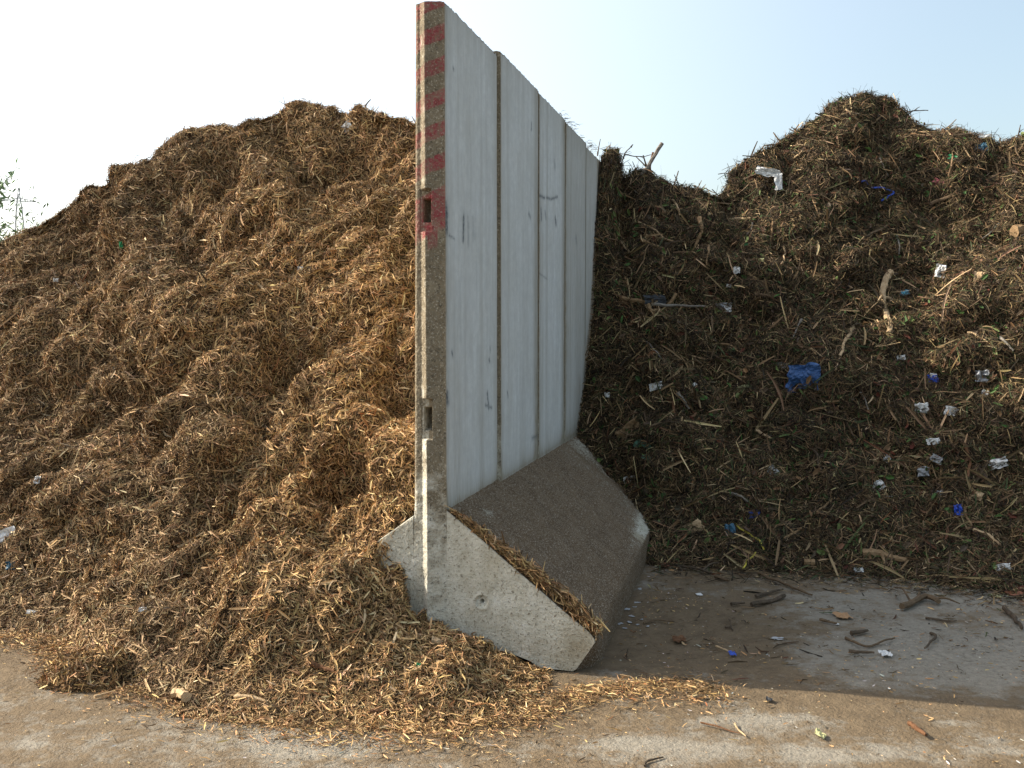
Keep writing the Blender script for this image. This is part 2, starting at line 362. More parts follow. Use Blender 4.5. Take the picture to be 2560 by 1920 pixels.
def make_foot(root, s, L, k):
    v0 = 0.0 if s == 1 else vleft(.3)
    zs = 0.715 if s == 1 else 0.685
    vt = 0.70; foff = VOFF[k] * s
    n, mz = (260, 170) if k == 0 else (50, 30)
    # end face grid (near end)
    tt, ww = np.meshgrid(np.linspace(0, 1, n), np.linspace(0, 1, mz)); tt, ww = tt.ravel(), ww.ravel()
    v = tt * vt
    ztop = zs - (zs - .165) * v / vt
    ztop = ztop + .012 * perlin(np.stack([v * 5, v * 0, v * 0 + s], 1), 4)
    ztop = np.where(v > vt - .03, ztop - .014 * ((v - vt + .03) / .03) ** 2, ztop)
    zbot = np.interp(v, [0, .30, .345, .40, .43, .45, .598, .615, .66, .70], [.05, .055, .048, .030, .008, .003, 0, .012, .080, .143]) if (s == 1 and k == 0) else v * 0
    z = zbot + (ztop - zbot) * ww
    x = v0 + s * v - foff
    q = np.stack([x * 55, z * 55, x * 0 + k], 1)
    ydisp = .0022 * perlin(q, 1) + .002 * perlin(q * 2.4, 2) + .006 * perlin(q * .12, 3)
    if s == 1 and k == 0:
        d = np.hypot(x - .168, z - .294); ydisp = ydisp + .012 * smooth(.032, .024, d) + .05 * smooth(.011, .007, d) - .003 * np.exp(-((d - .036) / .005) ** 2)
    ed = np.minimum.reduce([ww, 1 - ww, 1 - tt]); ydisp = ydisp * smooth(0, .03, ed) + .006 * (ed < 1e-6)
    if k > 0: ydisp += .003
    # mud: dusty towards the stem foot, vertical stains
    mud = .05 + .16 * np.exp(-(x / .05) ** 2) + .2 * np.exp(-z / .05) + .12 * (v > .5)
    if k > 0: mud = mud + 1.2
    if s == -1: mud = mud - .2
    V = [np.stack([x, ydisp, z], 1)]; F = [grid_faces(mz, n)[:, ::(1 if s == 1 else -1)]]; M = [mud]; base = len(v)
    # sloping top, tip face: profile swept along the element
    pv = np.concatenate([np.linspace(0, vt - .02, 36), [vt - .008, vt, vt, vt]])
    pz = np.concatenate([zs - (zs - .165) * np.linspace(0, vt - .02, 36) / vt, [.168, .155, .08, -0.01]])
    ny = int(L / .02) + 1; ys = np.linspace(0.006 if k == 0 else 0.0, L + .0025, ny)
    PV, PY = np.meshgrid(pv, ys); PZ, _ = np.meshgrid(pz, ys); PV, PY, PZ = PV.ravel(), PY.ravel(), PZ.ravel()
    q = np.stack([PV * 12, (PY + JOINTS[k]) * 12, PZ * 12], 1)
    nz_ = .006 * perlin(q, 2) + .002 * perlin(q * 5, 3)
    edge = np.minimum(PY, L - PY); nz_ = nz_ - .0012 * np.exp(-(edge / .006) ** 2)
    if k == 0: PV = PV - np.where(PZ < .16, (.155 - PZ) * .6, 0) * np.exp(-(PY / .10) ** 2)
    PZ2 = PZ + np.where(PZ > .12, nz_, 0); gu = PY + JOINTS[k]
    mud = 1.3 - .40 * smooth(.6, 2.8, gu + .3 * PV) - .42 * np.exp(-((PV - .66) / .06) ** 2) * smooth(.7, 2.0, gu) - .18 * smooth(.25, .02, PV) * smooth(.2, 1.2, gu) - .25 * smooth(2.2, 3.2, gu + PV) + .12 * perlin(q * .2, 6)
    mud = mud - .75 * np.exp(-((gu - .35) / .25) ** 2 - ((PV - .10) / .05) ** 2) + .5 * np.exp(-np.abs(PV) / .03)
    mud = np.where(PZ < .16, 1.05, mud) + .15 * np.exp(-(edge / .03) ** 2)
    V.append(np.stack([v0 + s * PV - foff, PY, PZ2], 1)); f = grid_faces(ny, len(pv)) + base
    F.append(f[:, ::(1 if s == 1 else -1)]); M.append(mud)
    base += len(PV)
    np_mesh('foot', np.concatenate(V), np.concatenate(F), M_FOOT, root, attrs={'mud': np.concatenate(M)}, smooth_=True)
ELABEL = ['pale concrete wall element with red striped end nearest the camera', 'second concrete wall element from the striped wall end',
          'third concrete wall element, with dark scribbled scuff marks', 'fourth concrete wall element, narrow and stained brown',
          'fifth concrete wall element, beside the dark open joint', 'farthest visible concrete wall element, its lower part under the dark heap']
for k in range(6):
    tag(make_element(k), ELABEL[k], 'wall element', 'precast concrete elements of the dividing wall')
print('wall', round(time.time() - T0, 1))

# ------------------------------------------------------------------ heaps
def curve_of(pts):
    """photo columns -> value, as a function of x/y"""
    a = np.array(pts, float); ts = np.array([ray(p[0], 800)[0] / ray(p[0], 800)[1] for p in a])
    return lambda t: np.interp(t, ts, a[:, 1])
def elev_of(pts):
    a = np.array(pts, float); rs = [ray(p[0], p[1]) for p in a]
    ts = np.array([r[0] / r[1] for r in rs]); el = np.array([r[2] / r[1] for r in rs])
    return lambda t: np.interp(t, ts, el)
D = 2560 / 2212.0
def d2s(pts): return [(x * D, y * D) for x, y in pts]
# left heap: silhouette in photo pixels; base distance; crest distance
L_SIL = elev_of(d2s([(-300, 640), (-150, 590), (0, 524), (60, 496), (110, 476), (170, 420), (215, 392), (245, 362), (330, 342), (345, 312), (395, 286), (440, 274), (490, 272), (560, 258),
                     (590, 250), (615, 226), (650, 219), (690, 226), (735, 240), (775, 229), (815, 240), (850, 252), (880, 262), (900, 262), (1000, 262), (1110, 262)]))
L_BASE = curve_of([(-400, 5.4), (0, 5.1), (150, 4.95), (250, 4.5), (350, 4.2), (580, 4.0), (925, 3.95), (1050, 4.05), (1160, 4.2), (1300, 4.5)])
L_CREST = curve_of([(-400, 8.6), (0, 8.0), (300, 7.9), (500, 8.0), (760, 8.2), (1030, 7.8), (1160, 7.4), (1300, 7.6)])
def l_height(x, y):
    t = x / y; v, u = to_vu(x, y)
    yb, yc = L_BASE(t), L_CREST(t); zc = EYE + L_SIL(t) * yc
    s = (y - yb) / (yc - yb)
    h = zc * np.where(s < 1, np.clip(s, 0, 1) ** 1.12, 1 - .55 * (s - 1) - .5 * np.clip(s - 1, 0, 9) ** 2)
    h = np.where(s < 0, s * 1.5, h)
    wl = smooth(-.75, -.2, v)                                # leans up against the wall
    h = h + .34 * wl * smooth(-.02, .22, u) * (1 - smooth(1.0, 2.2, u))
    h = np.minimum(h, np.where(v > -1.3, 3.02 + .28 * smooth(-.2, -1.3, v), 99))
    # apron in front of the wall end
    ap = np.interp(v, [-.9, -.6, -.4, -.2, 0, .15, .24, .36, .5, .56], [.60, .58, .50, .29, .225, .20, .125, .06, .02, -.01]) * smooth(-1.0, -.05, u)
    ap = ap + .10 * np.exp(-((v + .05) / .35) ** 2 - ((u + .42) / .2) ** 2) + .032 * np.exp(-((v - .75) / .30) ** 2 - ((u + .22) / .14) ** 2)
    ap = np.where((u > -1.1), ap, -.05) - .03
    m = np.where(v > -.165, ap, np.maximum(h, ap))
    bl = smooth(-.75, -.12, v) * (u < .05)
    return np.where(v > -.9, m * bl + np.maximum(h, ap) * (1 - bl), h)
R_SIL = elev_of(d2s([(1180, 420), (1290, 350), (1310, 338), (1330, 330), (1350, 343), (1400, 378), (1450, 396), (1500, 408), (1545, 420), (1568, 398), (1585, 362), (1610, 345), (1650, 322),
                     (1700, 294), (1750, 262), (1790, 228), (1830, 208), (1870, 201), (1920, 210), (1950, 230), (1965, 250), (1990, 272), (2010, 282), (2060, 280), (2120, 291), (2155, 310),
                     (2185, 300), (2250, 292), (2400, 330), (2600, 400)]))
R_BASE = curve_of([(1380, 7.15), (1480, 7.05), (1560, 6.85), (1630, 6.5), (1900, 6.38), (2200, 6.22), (2560, 5.8), (3000, 5.6)])
R_CREST = curve_of([(1380, 9.8), (1540, 9.9), (1620, 9.6), (1780, 9.4), (1850, 9.9), (2050, 10.6), (2200, 10.9), (2400, 10.2), (2600, 10.0), (3000, 10)])
def r_height(x, y):
    t = x / y; v, u = to_vu(x, y)
    yb, yc = R_BASE(t), R_CREST(t); zc = EYE + R_SIL(t) * yc
    s = (y - yb) / (yc - yb)
    pr = np.where(s < 1, .80 * np.clip(s, 0, 1) + .20 * np.sin(np.clip(s, 0, 1) * math.pi / 2) ** 2, 1 - .6 * (s - 1) - .5 * np.clip(s - 1, 0, 9) ** 2)
    return np.where(s < 0, s * 1.5, zc * pr)

def make_heap_surface(hf, sil, svf, u0, u1, v0, v1, st, keep, amps, seed, lumps, shear=0.0):
    us, vs = np.arange(u0, u1, st), np.arange(v0, v1 + 1e-6, st)
    VG, UG = np.meshgrid(vs, us); v, u = VG.ravel(), UG.ravel()
    x = O[0] + VV[0] * v + UV[0] * u; y = O[1] + VV[1] * v + UV[1] * u
    z = hf(x, y)
    P = np.stack([x, y, z], 1)
    def normals(P):
        G = P.reshape(len(us), len(vs), 3); du = np.gradient(G, axis=0); dv = np.gradient(G, axis=1)
        n = np.cross(dv, du).reshape(-1, 3); return n / (np.linalg.norm(n, axis=1)[:, None] + 1e-9)
    n = normals(P)
    # smooth the normals' direction used for the large relief
    amp = smooth(-.02, .5, z) * (1 - .7 * np.exp(-((v + .4) / .35) ** 2 - ((u + .1) / .5) ** 2))
    if shear == 0: amp = amp * (.15 + .85 * smooth(.05, .8, v))
    d = np.zeros(len(P)); Q = P * np.array([1, 1, 1.6]); Q[:, 2] -= shear * P[:, 0]
    Q = Q + .25 * np.stack([perlin(P * 1.3, seed + 20), perlin(P * 1.3, seed + 21), perlin(P * 1.3, seed + 22)], 1)
    for (wl, a, kind) in amps:
        p = perlin(Q / wl, seed + int(wl * 100))
        d += a * ((np.abs(p) * 2.2 - .5) if kind == 'b' else p * 1.4) * (amp if wl > .12 else np.minimum(1, amp * 3 + .15))
    for sx, sy, rpx, a in lumps:
        r = ray(sx, sy); r = r / np.linalg.norm(r); w = P - CAM; al = w @ r; dist = np.linalg.norm(w - al[:, None] * r, axis=1)
        rad = rpx / FPX * al; d += a * np.exp(-(dist / rad) ** 2)
    d = np.where(svf(P) > .7, d * (1 - .45 * smooth(.7, 1.0, svf(P))), d)
    P2 = P + n * d[:, None]; P2[:, 2] -= .55 * np.clip(d, 0, 1) * amp
    for _ in range(5):          # keep the skyline where it belongs after the relief
        t = P2[:, 0] / P2[:, 1]; el = (P2[:, 2] - EYE) / P2[:, 1]; bins = np.linspace(-1.1, .9, 401); bi = np.clip(np.digitize(t, bins), 0, 401)
        mx = np.full(402, -9.0); np.maximum.at(mx, bi, el); bc = np.concatenate([[bins[0]], (bins[1:] + bins[:-1]) / 2, [bins[-1]]])
        diff = np.where(mx > -5, sil(bc) - mx, 0); diff = np.clip(np.convolve(diff, np.hanning(13)[1:-1] / np.hanning(13).sum(), 'same'), -.08, .05)
        wt = smooth(.45, .95, svf(P2)); P2[:, 2] += np.interp(t, bc, diff) * P2[:, 1] * wt
    P2[:, 2] = np.minimum(P2[:, 2], EYE + (sil(P2[:, 0] / P2[:, 1]) + .004) * P2[:, 1])
    vv, uu = to_vu(P2[:, 0], P2[:, 1])
    P2 = keep(P2, vv, uu)
    n2 = normals(P2)
    F = grid_faces(len(us), len(vs))
    zc = P2[F][:, :, 2].max(1); vc, uc = v[F].mean(1), u[F].mean(1)
    ok = (zc > -.06)
    return P2, n2, F, ok, uc, vc

def cull(P, F, ok):
    F = F[ok]; used = np.unique(F); mp = np.full(len(P), -1); mp[used] = np.arange(len(used))
    return P[used], mp[F], used

def keep_left(P, v, u):
    over = (u > 0.0) & (v > -.168)
    P = P.copy(); push = np.where(over & (v < .3), (-.168 - v), 0)[:, None] * VV; return P + push * (np.abs(push) < .3)
L_LUMPS = [(470, 345, 95, .16), (560, 420, 50, -.10), (430, 470, 60, -.14), (760, 285, 75, .15), (900, 285, 90, .10), (820, 400, 110, -.28), (930, 375, 90, -.22), (700, 380, 60, -.14),
           (870, 460, 90, .22), (700, 470, 80, .10), (545, 400, 55, -.10), (640, 440, 55, .12), (310, 430, 60, .12), (290, 480, 45, -.10), (180, 650, 110, -.16), (330, 740, 130, .13), (250, 880, 120, -.10), (100, 1000, 120, -.10), (150, 880, 120, .14),
           (480, 600, 80, -.12), (600, 700, 90, .12), (700, 800, 80, -.10), (780, 620, 110, .10), (950, 700, 120, .10), (860, 1180, 60, -.14), (960, 1120, 80, .10), (640, 960, 110, -.08),
           (520, 1050, 110, .10), (130, 1230, 140, .09), (300, 1080, 80, -.10), (850, 1480, 90, .06), (500, 1240, 80, -.06), (960, 980, 40, -.10), (960, 560, 50, -.10)]
R_LUMPS = [(2160, 290, 70, .20), (2200, 330, 60, -.22), (2120, 330, 60, .05), (2450, 360, 80, .12), (2420, 560, 130, -.25), (2330, 480, 60, -.08), (2480, 700, 120, .22), (2250, 640, 80, -.08), (2000, 520, 100, .08),
           (1900, 700, 120, .12), (1750, 560, 90, -.10), (1640, 470, 60, .08), (1800, 830, 100, -.10), (2050, 900, 120, .08), (1980, 1050, 120, .08), (2250, 1300, 90, -.08), (1700, 1250, 80, -.08), (2100, 1180, 80, .07)]
AMPS_L = [(1.1, .20, 'b'), (.5, .18, 'b'), (.24, .105, 'b'), (.12, .055, 'b'), (.05, .018, 'p')]
AMPS_R = [(1.2, .20, 'b'), (.5, .15, 'b'), (.22, .075, 'b'), (.10, .035, 'p'), (.05, .02, 'p')]

def fibre_mesh(name, P, dirs, side, nrm, Ln, Wd, bend, cols, mat, parent=None, prism=False, rings=3, taper=(.55, 1.0, .45)):
    """every fibre a bent, tapering splinter; ridge cross-section (3 verts per ring)"""
    n = len(P); t = np.linspace(-.5, .5, rings); tp = np.interp(t, [-.5, 0, .5], taper)
    up = np.cross(dirs, side)
    ctr = P[:, None, :] + dirs[:, None, :] * (Ln[:, None] * t)[..., None] + bend[:, None, :] * ((1 - 4 * t ** 2)[None, :] * Ln[:, None])[..., None]
    w = (Wd[:, None] * tp)[..., None]
    if prism:
        offs = [(-.5, -.18), (.5, -.18), (.5, .18), (-.5, .18)]; m = 4
    else:
        offs = [(-.5, 0), (0, .28), (.5, 0)]; m = 3
    V = np.stack([ctr + side[:, None, :] * w * a + up[:, None, :] * w * b for a, b in offs], 2)       # n, rings, m, 3
    V = V.reshape(-1, 3)
    base = (np.arange(n) * rings * m)[:, None, None]
    fs = []
    for r in range(rings - 1):
        for c in range(m if prism else m - 1):
            c2 = (c + 1) % m; fs.append([r * m + c, r * m + c2, (r + 1) * m + c2, (r + 1) * m + c])
    if prism: fs += [[3, 2, 1, 0], [(rings - 1) * m + i for i in range(4)]]
    F = (base + np.array(fs)[None]).reshape(-1, 4)
    C = np.repeat(cols, rings * m, axis=0)
    return V, F, C
def unit(a): return a / (np.linalg.norm(a, axis=1)[:, None] + 1e-12)
def scatter_on(P, Nn, F, weight, n, rg):
    A, B, Cc = P[F[:, 0]], P[F[:, 1]], P[F[:, 3]]
    ar = np.linalg.norm(np.cross(B - A, Cc - A), axis=1) * weight; cdf = np.cumsum(ar); i = np.searchsorted(cdf, rg.random(n) * cdf[-1])
    a, b = rg.random(n)[:, None], rg.random(n)[:, None]
    p = P[F[i, 0]] * (1 - a) * (1 - b) + P[F[i, 1]] * a * (1 - b) + P[F[i, 2]] * a * b + P[F[i, 3]] * (1 - a) * b
    return p, unit(Nn[F[i, 0]]), i
def make_fibres(p, nn, rg, lmean, lsig, lmax, wratio, wlo, whi, lift, tilt, flow, palette, probs, bendamp, shade_by=None, prism=False, rings=3, bright=(.75, 1.28)):
    n = len(p)
    # local flow: downhill mixed with a slowly turning direction
    g = np.array([0, 0, -1.0]) - nn * (nn @ np.array([0, 0, -1.0]))[:, None]
    if flow == 0: rr_ = rg.normal(size=(n, 3)); g = rr_ - nn * (rr_ * nn).sum(1)[:, None]
    g = unit(g)
    ang = 3.0 * perlin(p * 2.2, 31) + rg.normal(size=n) * (1.6 - flow)
    s = np.cross(nn, g); d = g * np.cos(ang)[:, None] + s * np.sin(ang)[:, None]
    d = unit(d + nn * (rg.normal(size=n) * tilt)[:, None])
    L = np.clip(np.exp(np.log(lmean) + rg.normal(size=n) * lsig), lmean * .3, lmax)
    if shade_by is not None: L = L * np.interp(p[:, 1], [4, 5, 7], [.66, .80, 1.15])
    Wd = np.clip(L * wratio * np.exp(rg.normal(size=n) * .35), wlo, whi)
    side = unit(np.cross(d, unit(nn + rg.normal(size=(n, 3)) * .6)))
    bend = unit(np.cross(d, rg.normal(size=(n, 3)))) * (rg.normal(size=n) * bendamp)[:, None]
    c = np.array(palette)[rg.choice(len(palette), n, p=np.array(probs) / np.sum(probs))]
    c = c * rg.uniform(*bright, n)[:, None] * (1 + .05 * rg.normal(size=(n, 3)))
    mac = 1 + .35 * perlin(p * 1.5, 41) + .35 * perlin(p * 6, 42) + .45 * perlin(p * 13, 43); c = c * mac[:, None]
    if shade_by is not None: c = shade_by(p, c)
    P = p + nn * (rg.random(n) ** 2 * lift)[:, None]
    return fibre_mesh('', P, d, side, nn, L, Wd, bend, np.clip(c, .004, .8), None, prism=prism, rings=rings)
def merge(parts):
    V, F, C, b = [], [], [], 0
    for v, f, c in parts: V.append(v); F.append(f + b); C.append(c); b += len(v)
    return np.concatenate(V), np.concatenate(F), np.concatenate(C)

PAL_L = [(.56, .37, .175), (.42, .265, .12), (.28, .168, .072), (.15, .087, .037), (.055, .033, .017), (.64, .47, .26), (.28, .125, .048)]
PR_L = [.21, .25, .22, .17, .09, .045, .015]
PAL_R = [(.23, .155, .078), (.115, .074, .037), (.058, .038, .020), (.024, .017, .010), (.062, .070, .026), (.042, .060, .022), (.42, .31, .17), (.11, .048, .022)]
PR_R = [.14, .23, .25, .19, .085, .045, .035, .025]
RG = np.random.default_rng(11)

def finish_heap(rootname, label, cat, base_name, surf, soil, fib_parts, fib_name, fib_mat, origin):
    root = empty(rootname, origin); tag(root, label, cat)
    P, F = surf; off = np.array(origin)
    mnd = np_mesh(base_name, P - off, F, soil, root, smooth_=True)
    V, Fq, C = merge(fib_parts)
    fo = np_mesh(fib_name, V - off, Fq, fib_mat, root, cols=C); fo['kind'] = 'stuff'
    return root, mnd

FIB = 1.0
def tone_l(p, c):       # the upper left of the heap is darker and greyer than the golden lower right
    t = p[:, 0] / p[:, 1]; k = smooth(-.10, -.42, t + .25 * perlin(p * .8, 51)) * .6; k = np.maximum(k, .28 * smooth(1.6, 2.7, p[:, 2] + .5 * perlin(p * .9, 52)))
    gr = c.mean(1, keepdims=True) * np.array([1.12, .98, .78]); k = k[:, None]; c = c * (1 - .28 * k); return c * (1 - .35 * k) + gr * .58 * .35 * k
# ---- left heap
P2, n2, F, ok, uc, vc = make_heap_surface(l_height, L_SIL, lambda P: (P[:, 1] - L_BASE(P[:, 0] / P[:, 1])) / (L_CREST(P[:, 0] / P[:, 1]) - L_BASE(P[:, 0] / P[:, 1])), -1.6, 5.6, -8.5, 1.35, .02, keep_left, AMPS_L, 0, [(a, b, c, d * 1.6) for a, b, c, d in L_LUMPS], .75)
ok &= ~((uc > -.01) & (vc > -.155))
Ps, Fs, used = cull(P2, F, ok); Ns = n2[used]
ctr = Ps[Fs].mean(1); t = ctr[:, 0] / ctr[:, 1]; sv = (ctr[:, 1] - L_BASE(t)) / (L_CREST(t) - L_BASE(t))
infr = (t > -.56) & (t < .2); wgt = np.where(infr, 1.0, .08) * np.where(sv > 1.35, .12, 1) * (5.0 / ctr[:, 1]) ** 1.2 * (ctr[:, 2] > -.01)
LEFT_SURF = (Ps, Fs)
p, nn, _ = scatter_on(Ps, Ns, Fs, wgt, int(620000 * FIB), RG)
parts = [make_fibres(p, nn, RG, .025, .62, .12, .11, .0018, .0065, .016, .26, .35, PAL_L, PR_L, .18, shade_by=tone_l)]
p, nn, _ = scatter_on(Ps, Ns, Fs, wgt * (1 + 1.5 * (ctr[:, 2] < .5)), int(30000 * FIB), RG)
parts.append(make_fibres(p, nn, RG, .055, .4, .15, .13, .004, .012, .024, .30, .05, PAL_L, [.33, .25, .14, .08, .03, .14, .03], .07, shade_by=tone_l))
p, nn, _ = scatter_on(Ps, Ns, Fs, wgt * (sv > .9) * (sv < 1.2), 9000, RG)
parts.append(make_fibres(p, nn, RG, .035, .5, .10, .08, .0025, .005, .03, .8, 0, PAL_L, [.1, .25, .3, .2, .1, .03, .02], .15, shade_by=tone_l))
lh, _ = finish_heap('shredded_wood_heap', 'tall sunlit heap of light brown shredded wood left of the concrete wall', 'heap', 'mound', (Ps, Fs), M_SOIL, parts, 'wood_shreds', M_FIB, (-2.0, 6.0, 0.0))
print('left heap', round(time.time() - T0, 1), len(Ps))
# ---- right heap
def keep_right(P, v, u):
    P = P.copy(); lim = .03; push = np.where(v < lim, lim - v, 0)[:, None] * VV; return P + push
P2, n2, F, ok, uc, vc = make_heap_surface(r_height, R_SIL, lambda P: (P[:, 1] - R_BASE(P[:, 0] / P[:, 1])) / (R_CREST(P[:, 0] / P[:, 1]) - R_BASE(P[:, 0] / P[:, 1])), .6, 7.6, 0.03, 9.0, .022, keep_right, AMPS_R, 5, R_LUMPS)
Pr, Fr, used = cull(P2, F, ok); Nr = n2[used]
ctr = Pr[Fr].mean(1); t = ctr[:, 0] / ctr[:, 1]; sv = (ctr[:, 1] - R_BASE(t)) / (R_CREST(t) - R_BASE(t))
infr = (t > .02) & (t < .55); wgt = np.where(infr, 1.0, .08) * np.where(sv > 1.35, .12, 1) * (7.0 / ctr[:, 1]) ** 1.2 * (ctr[:, 2] > -.01)
p, nn, _ = scatter_on(Pr, Nr, Fr, wgt, int(400000 * FIB), RG)
parts = [make_fibres(p, nn, RG, .034, .6, .20, .085, .0022, .0075, .036, .38, .4, PAL_R, PR_R, .11)]
p, nn, _ = scatter_on(Pr, Nr, Fr, wgt, int(7000 * FIB), RG)
parts.append(make_fibres(p, nn, RG, .095, .45, .32, .085, .005, .020, .05, .34, .5, PAL_R, [.34, .30, .16, .08, .03, .02, .05, .05], .06, rings=4))
p, nn, _ = scatter_on(Pr, Nr, Fr, wgt, 900, RG)
parts.append(make_fibres(p, nn, RG, .20, .35, .5, .06, .007, .022, .07, .30, .5, PAL_R, [.35, .25, .12, .06, .01, .01, .14, .06], .04, rings=5))
p, nn, _ = scatter_on(Pr, Nr, Fr, wgt, int(9000 * FIB), RG)     # leaf litter
parts.append(make_fibres(p, nn, RG, .04, .35, .09, .42, .010, .035, .05, .5, 0, [(.05, .10, .025), (.10, .13, .04), (.12, .07, .035), (.18, .10, .05), (.07, .05, .03), (.11, .035, .02)], [.2, .15, .2, .12, .25, .06], .12))
p, nn, _ = scatter_on(Pr, Nr, Fr, wgt * (sv > .90) * (sv < 1.1), 1500, RG)  # twigs that stand out against the sky
parts.append(make_fibres(p, nn, RG, .12, .35, .3, .04, .003, .006, .08, 1.2, 0, PAL_R, PR_R, .12, rings=4))
rh, _ = finish_heap('green_waste_heap', 'dark heap of branches, grass and litter right of the concrete wall', 'heap', 'mound', (Pr, Fr), M_SOIL2, parts, 'tangled_twigs', M_FIB2, (2.5, 8.0, 0.0))
print('right heap', round(time.time() - T0, 1), len(Pr))

# ------------------------------------------------------------------ finding the place under a photo pixel
BV = BVHTree.FromPolygons([tuple(v) for v in np.concatenate([Ps, Pr])], [tuple(f) for f in np.concatenate([Fs, Fr + len(Ps)])])
def hit(sx, sy):
    """the heap or ground point seen at this pixel, and its normal"""
    r = ray(sx, sy); r = r / np.linalg.norm(r)
    h = BV.ray_cast(Vector(CAM), Vector(r), 40)
    tg = EYE / -r[2] if r[2] < -1e-4 else 1e9
    if h[0] is not None and h[3] < tg:
        n = h[1].normalized()
        if n.dot(Vector(r)) > 0: n = -n
        return np.array(h[0]), np.array(n)
    if tg < 60: return CAM + r * tg, np.array([0, 0, 1.0])
    return None
# ------------------------------------------------------------------ small clump, layers of chips, chips on the ground
def small_mound(c, rx, ry, h, ang, st, seed):
    xs = np.arange(-rx * 1.3, rx * 1.3, st); ys = np.arange(-ry * 1.3, ry * 1.3, st); X, Y = np.meshgrid(xs, ys); x, y = X.ravel(), Y.ravel()
    q = np.stack([x * 6, y * 6, x * 0 + seed], 1)
    rr = (x / rx) ** 2 + (y / ry) ** 2 + .9 * perlin(q * .6, 3)
    z = h * np.clip(1.05 - rr, -.3, 1) ** 1 + .5 * h * perlin(q, 1) * (rr < 1) + .25 * h * perlin(q * 3, 2)
    z = np.where(rr > 1.05, -.02, z)
    wx = c[0] + x * math.cos(ang) - y * math.sin(ang); wy = c[1] + x * math.sin(ang) + y * math.cos(ang)
    P = np.stack([wx, wy, z], 1); G = P.reshape(len(ys), len(xs), 3)
    n = np.cross(np.gradient(G, axis=1), np.gradient(G, axis=0)).reshape(-1, 3); n = unit(n)
    F = grid_faces(len(ys), len(xs)); ok = P[F][:, :, 2].max(1) > .0
    P, F, used = cull(P, F, ok); return P, n[used], F
P, n_, F = small_mound(ground_pt(205, 1695), .24, .16, .10, .2, .012, 4)
p, nn, _ = scatter_on(P, n_, F, np.ones(len(F)), 5200, RG)
pr = [make_fibres(p, nn, RG, .030, .5, .09, .13, .0022, .007, .02, .5, .3, PAL_L, [.08, .18, .26, .25, .16, .05, .03], .15)]
finish_heap('mulch_clump', 'small dark clump of shredded wood lying alone on the slab, front left', 'clump', 'mound', (P, F), M_SOIL, pr, 'wood_shreds', M_FIB, tuple(ground_pt(205, 1695)))

def loose(name, label, cat, P, Nn, specs, mat):
    parts = [make_fibres(P[a:b], Nn[a:b], RG, *sp) for (a, b, sp) in specs]; V, F, C = merge(parts); o = np_mesh(name, V, F, mat, cols=C)
    tag(o, label, cat, kind='stuff'); return o
# chips thinning out along the edge of the left heap
def edge_pts(n):
    out = []
    path = d2s([(-60, 1378), (60, 1378), (110, 1385), (130, 1410), (150, 1440), (230, 1455), (330, 1495), (480, 1530), (620, 1560), (800, 1580), (950, 1575), (1080, 1562), (1150, 1540), (1230, 1505), (1330, 1490), (1450, 1480), (1560, 1492)])
    path = np.array([ground_pt(*q)[:2] for q in path]); seg = np.linalg.norm(np.diff(path, axis=0), axis=1); cs = np.r_[0, np.cumsum(seg)]
    s = RG.random(n) * cs[-1]; x = np.interp(s, cs, path[:, 0]); y = np.interp(s, cs, path[:, 1])
    off = RG.normal(size=n); off = np.where(off > 0, off * .05, off * .10); off = np.where(RG.random(n) < .12, off * 2.2, off)
    return np.stack([x + RG.normal(size=n) * .05, y + off, np.full(n, .003)], 1)
pe = edge_pts(22000); ne = np.tile([0, 0, 1.0], (len(pe), 1))
loose('scattered_wood_chips', 'loose wood chips thinning out on the slab along the front of the light brown heap', 'wood chips', pe, ne,
      [(0, 18500, (.016, .5, .06, .13, .0016, .0042, .008, .18, 0, PAL_L, [.08, .2, .28, .24, .14, .01, .04], .08)), (18500, 22000, (.030, .4, .08, .14, .0025, .0075, .010, .2, 0, PAL_L, [.22, .26, .2, .12, .06, .08, .06], .05))], M_FIB)
# fine bits over the whole slab
n = 16000; bx = RG.uniform(-3.2, 3.4, n); by = 2.7 + 3.9 * RG.random(n) ** .9
keepb = ~((bx < -.2) & (by > 4.3)); bx, by = bx[keepb], by[keepb]; vb, ub = to_vu(bx, by); kk = ~((vb > -.9) & (vb < .75) & (ub > -.05)); bx, by = bx[kk], by[kk]
clus = perlin(np.stack([bx * 1.6, by * 2.2, bx * 0], 1), 12) + .35; kk = RG.random(len(bx)) < np.clip(clus * 2.2, .18, 1); bx, by = bx[kk], by[kk]
pb = np.stack([bx, by, np.full(len(bx), .002)], 1)
loose('slab_crumbs', 'fine crumbs of wood and grit spread over the whole concrete slab', 'crumbs', pb, np.tile([0, 0, 1.0], (len(pb), 1)),
      [(0, len(pb), (.009, .55, .04, .32, .0022, .007, .005, .12, 0, PAL_L + [(.45, .43, .38)], PR_L + [.16], .06))], M_FIB)
tx = RG.uniform(-.1, 3.2, 1700); ty = 4.3 + 2.2 * RG.random(1700) ** .8; vb, ub = to_vu(tx, ty); kk = (vb > .78) & (perlin(np.stack([tx * 2, ty * 2, tx * 0], 1), 15) > -.12); ps = np.stack([tx[kk], ty[kk], np.full(kk.sum(), .003)], 1)
loose('slab_debris', 'dark bits of bark and twig strewn over the shaded slab', 'plant debris', ps, np.tile([0, 0, 1.0], (len(ps), 1)),
      [(0, len(ps), (.025, .6, .12, .16, .003, .010, .008, .15, 0, PAL_R, [.12, .3, .25, .2, .02, .02, .05, .04], .12))], M_FIB2)
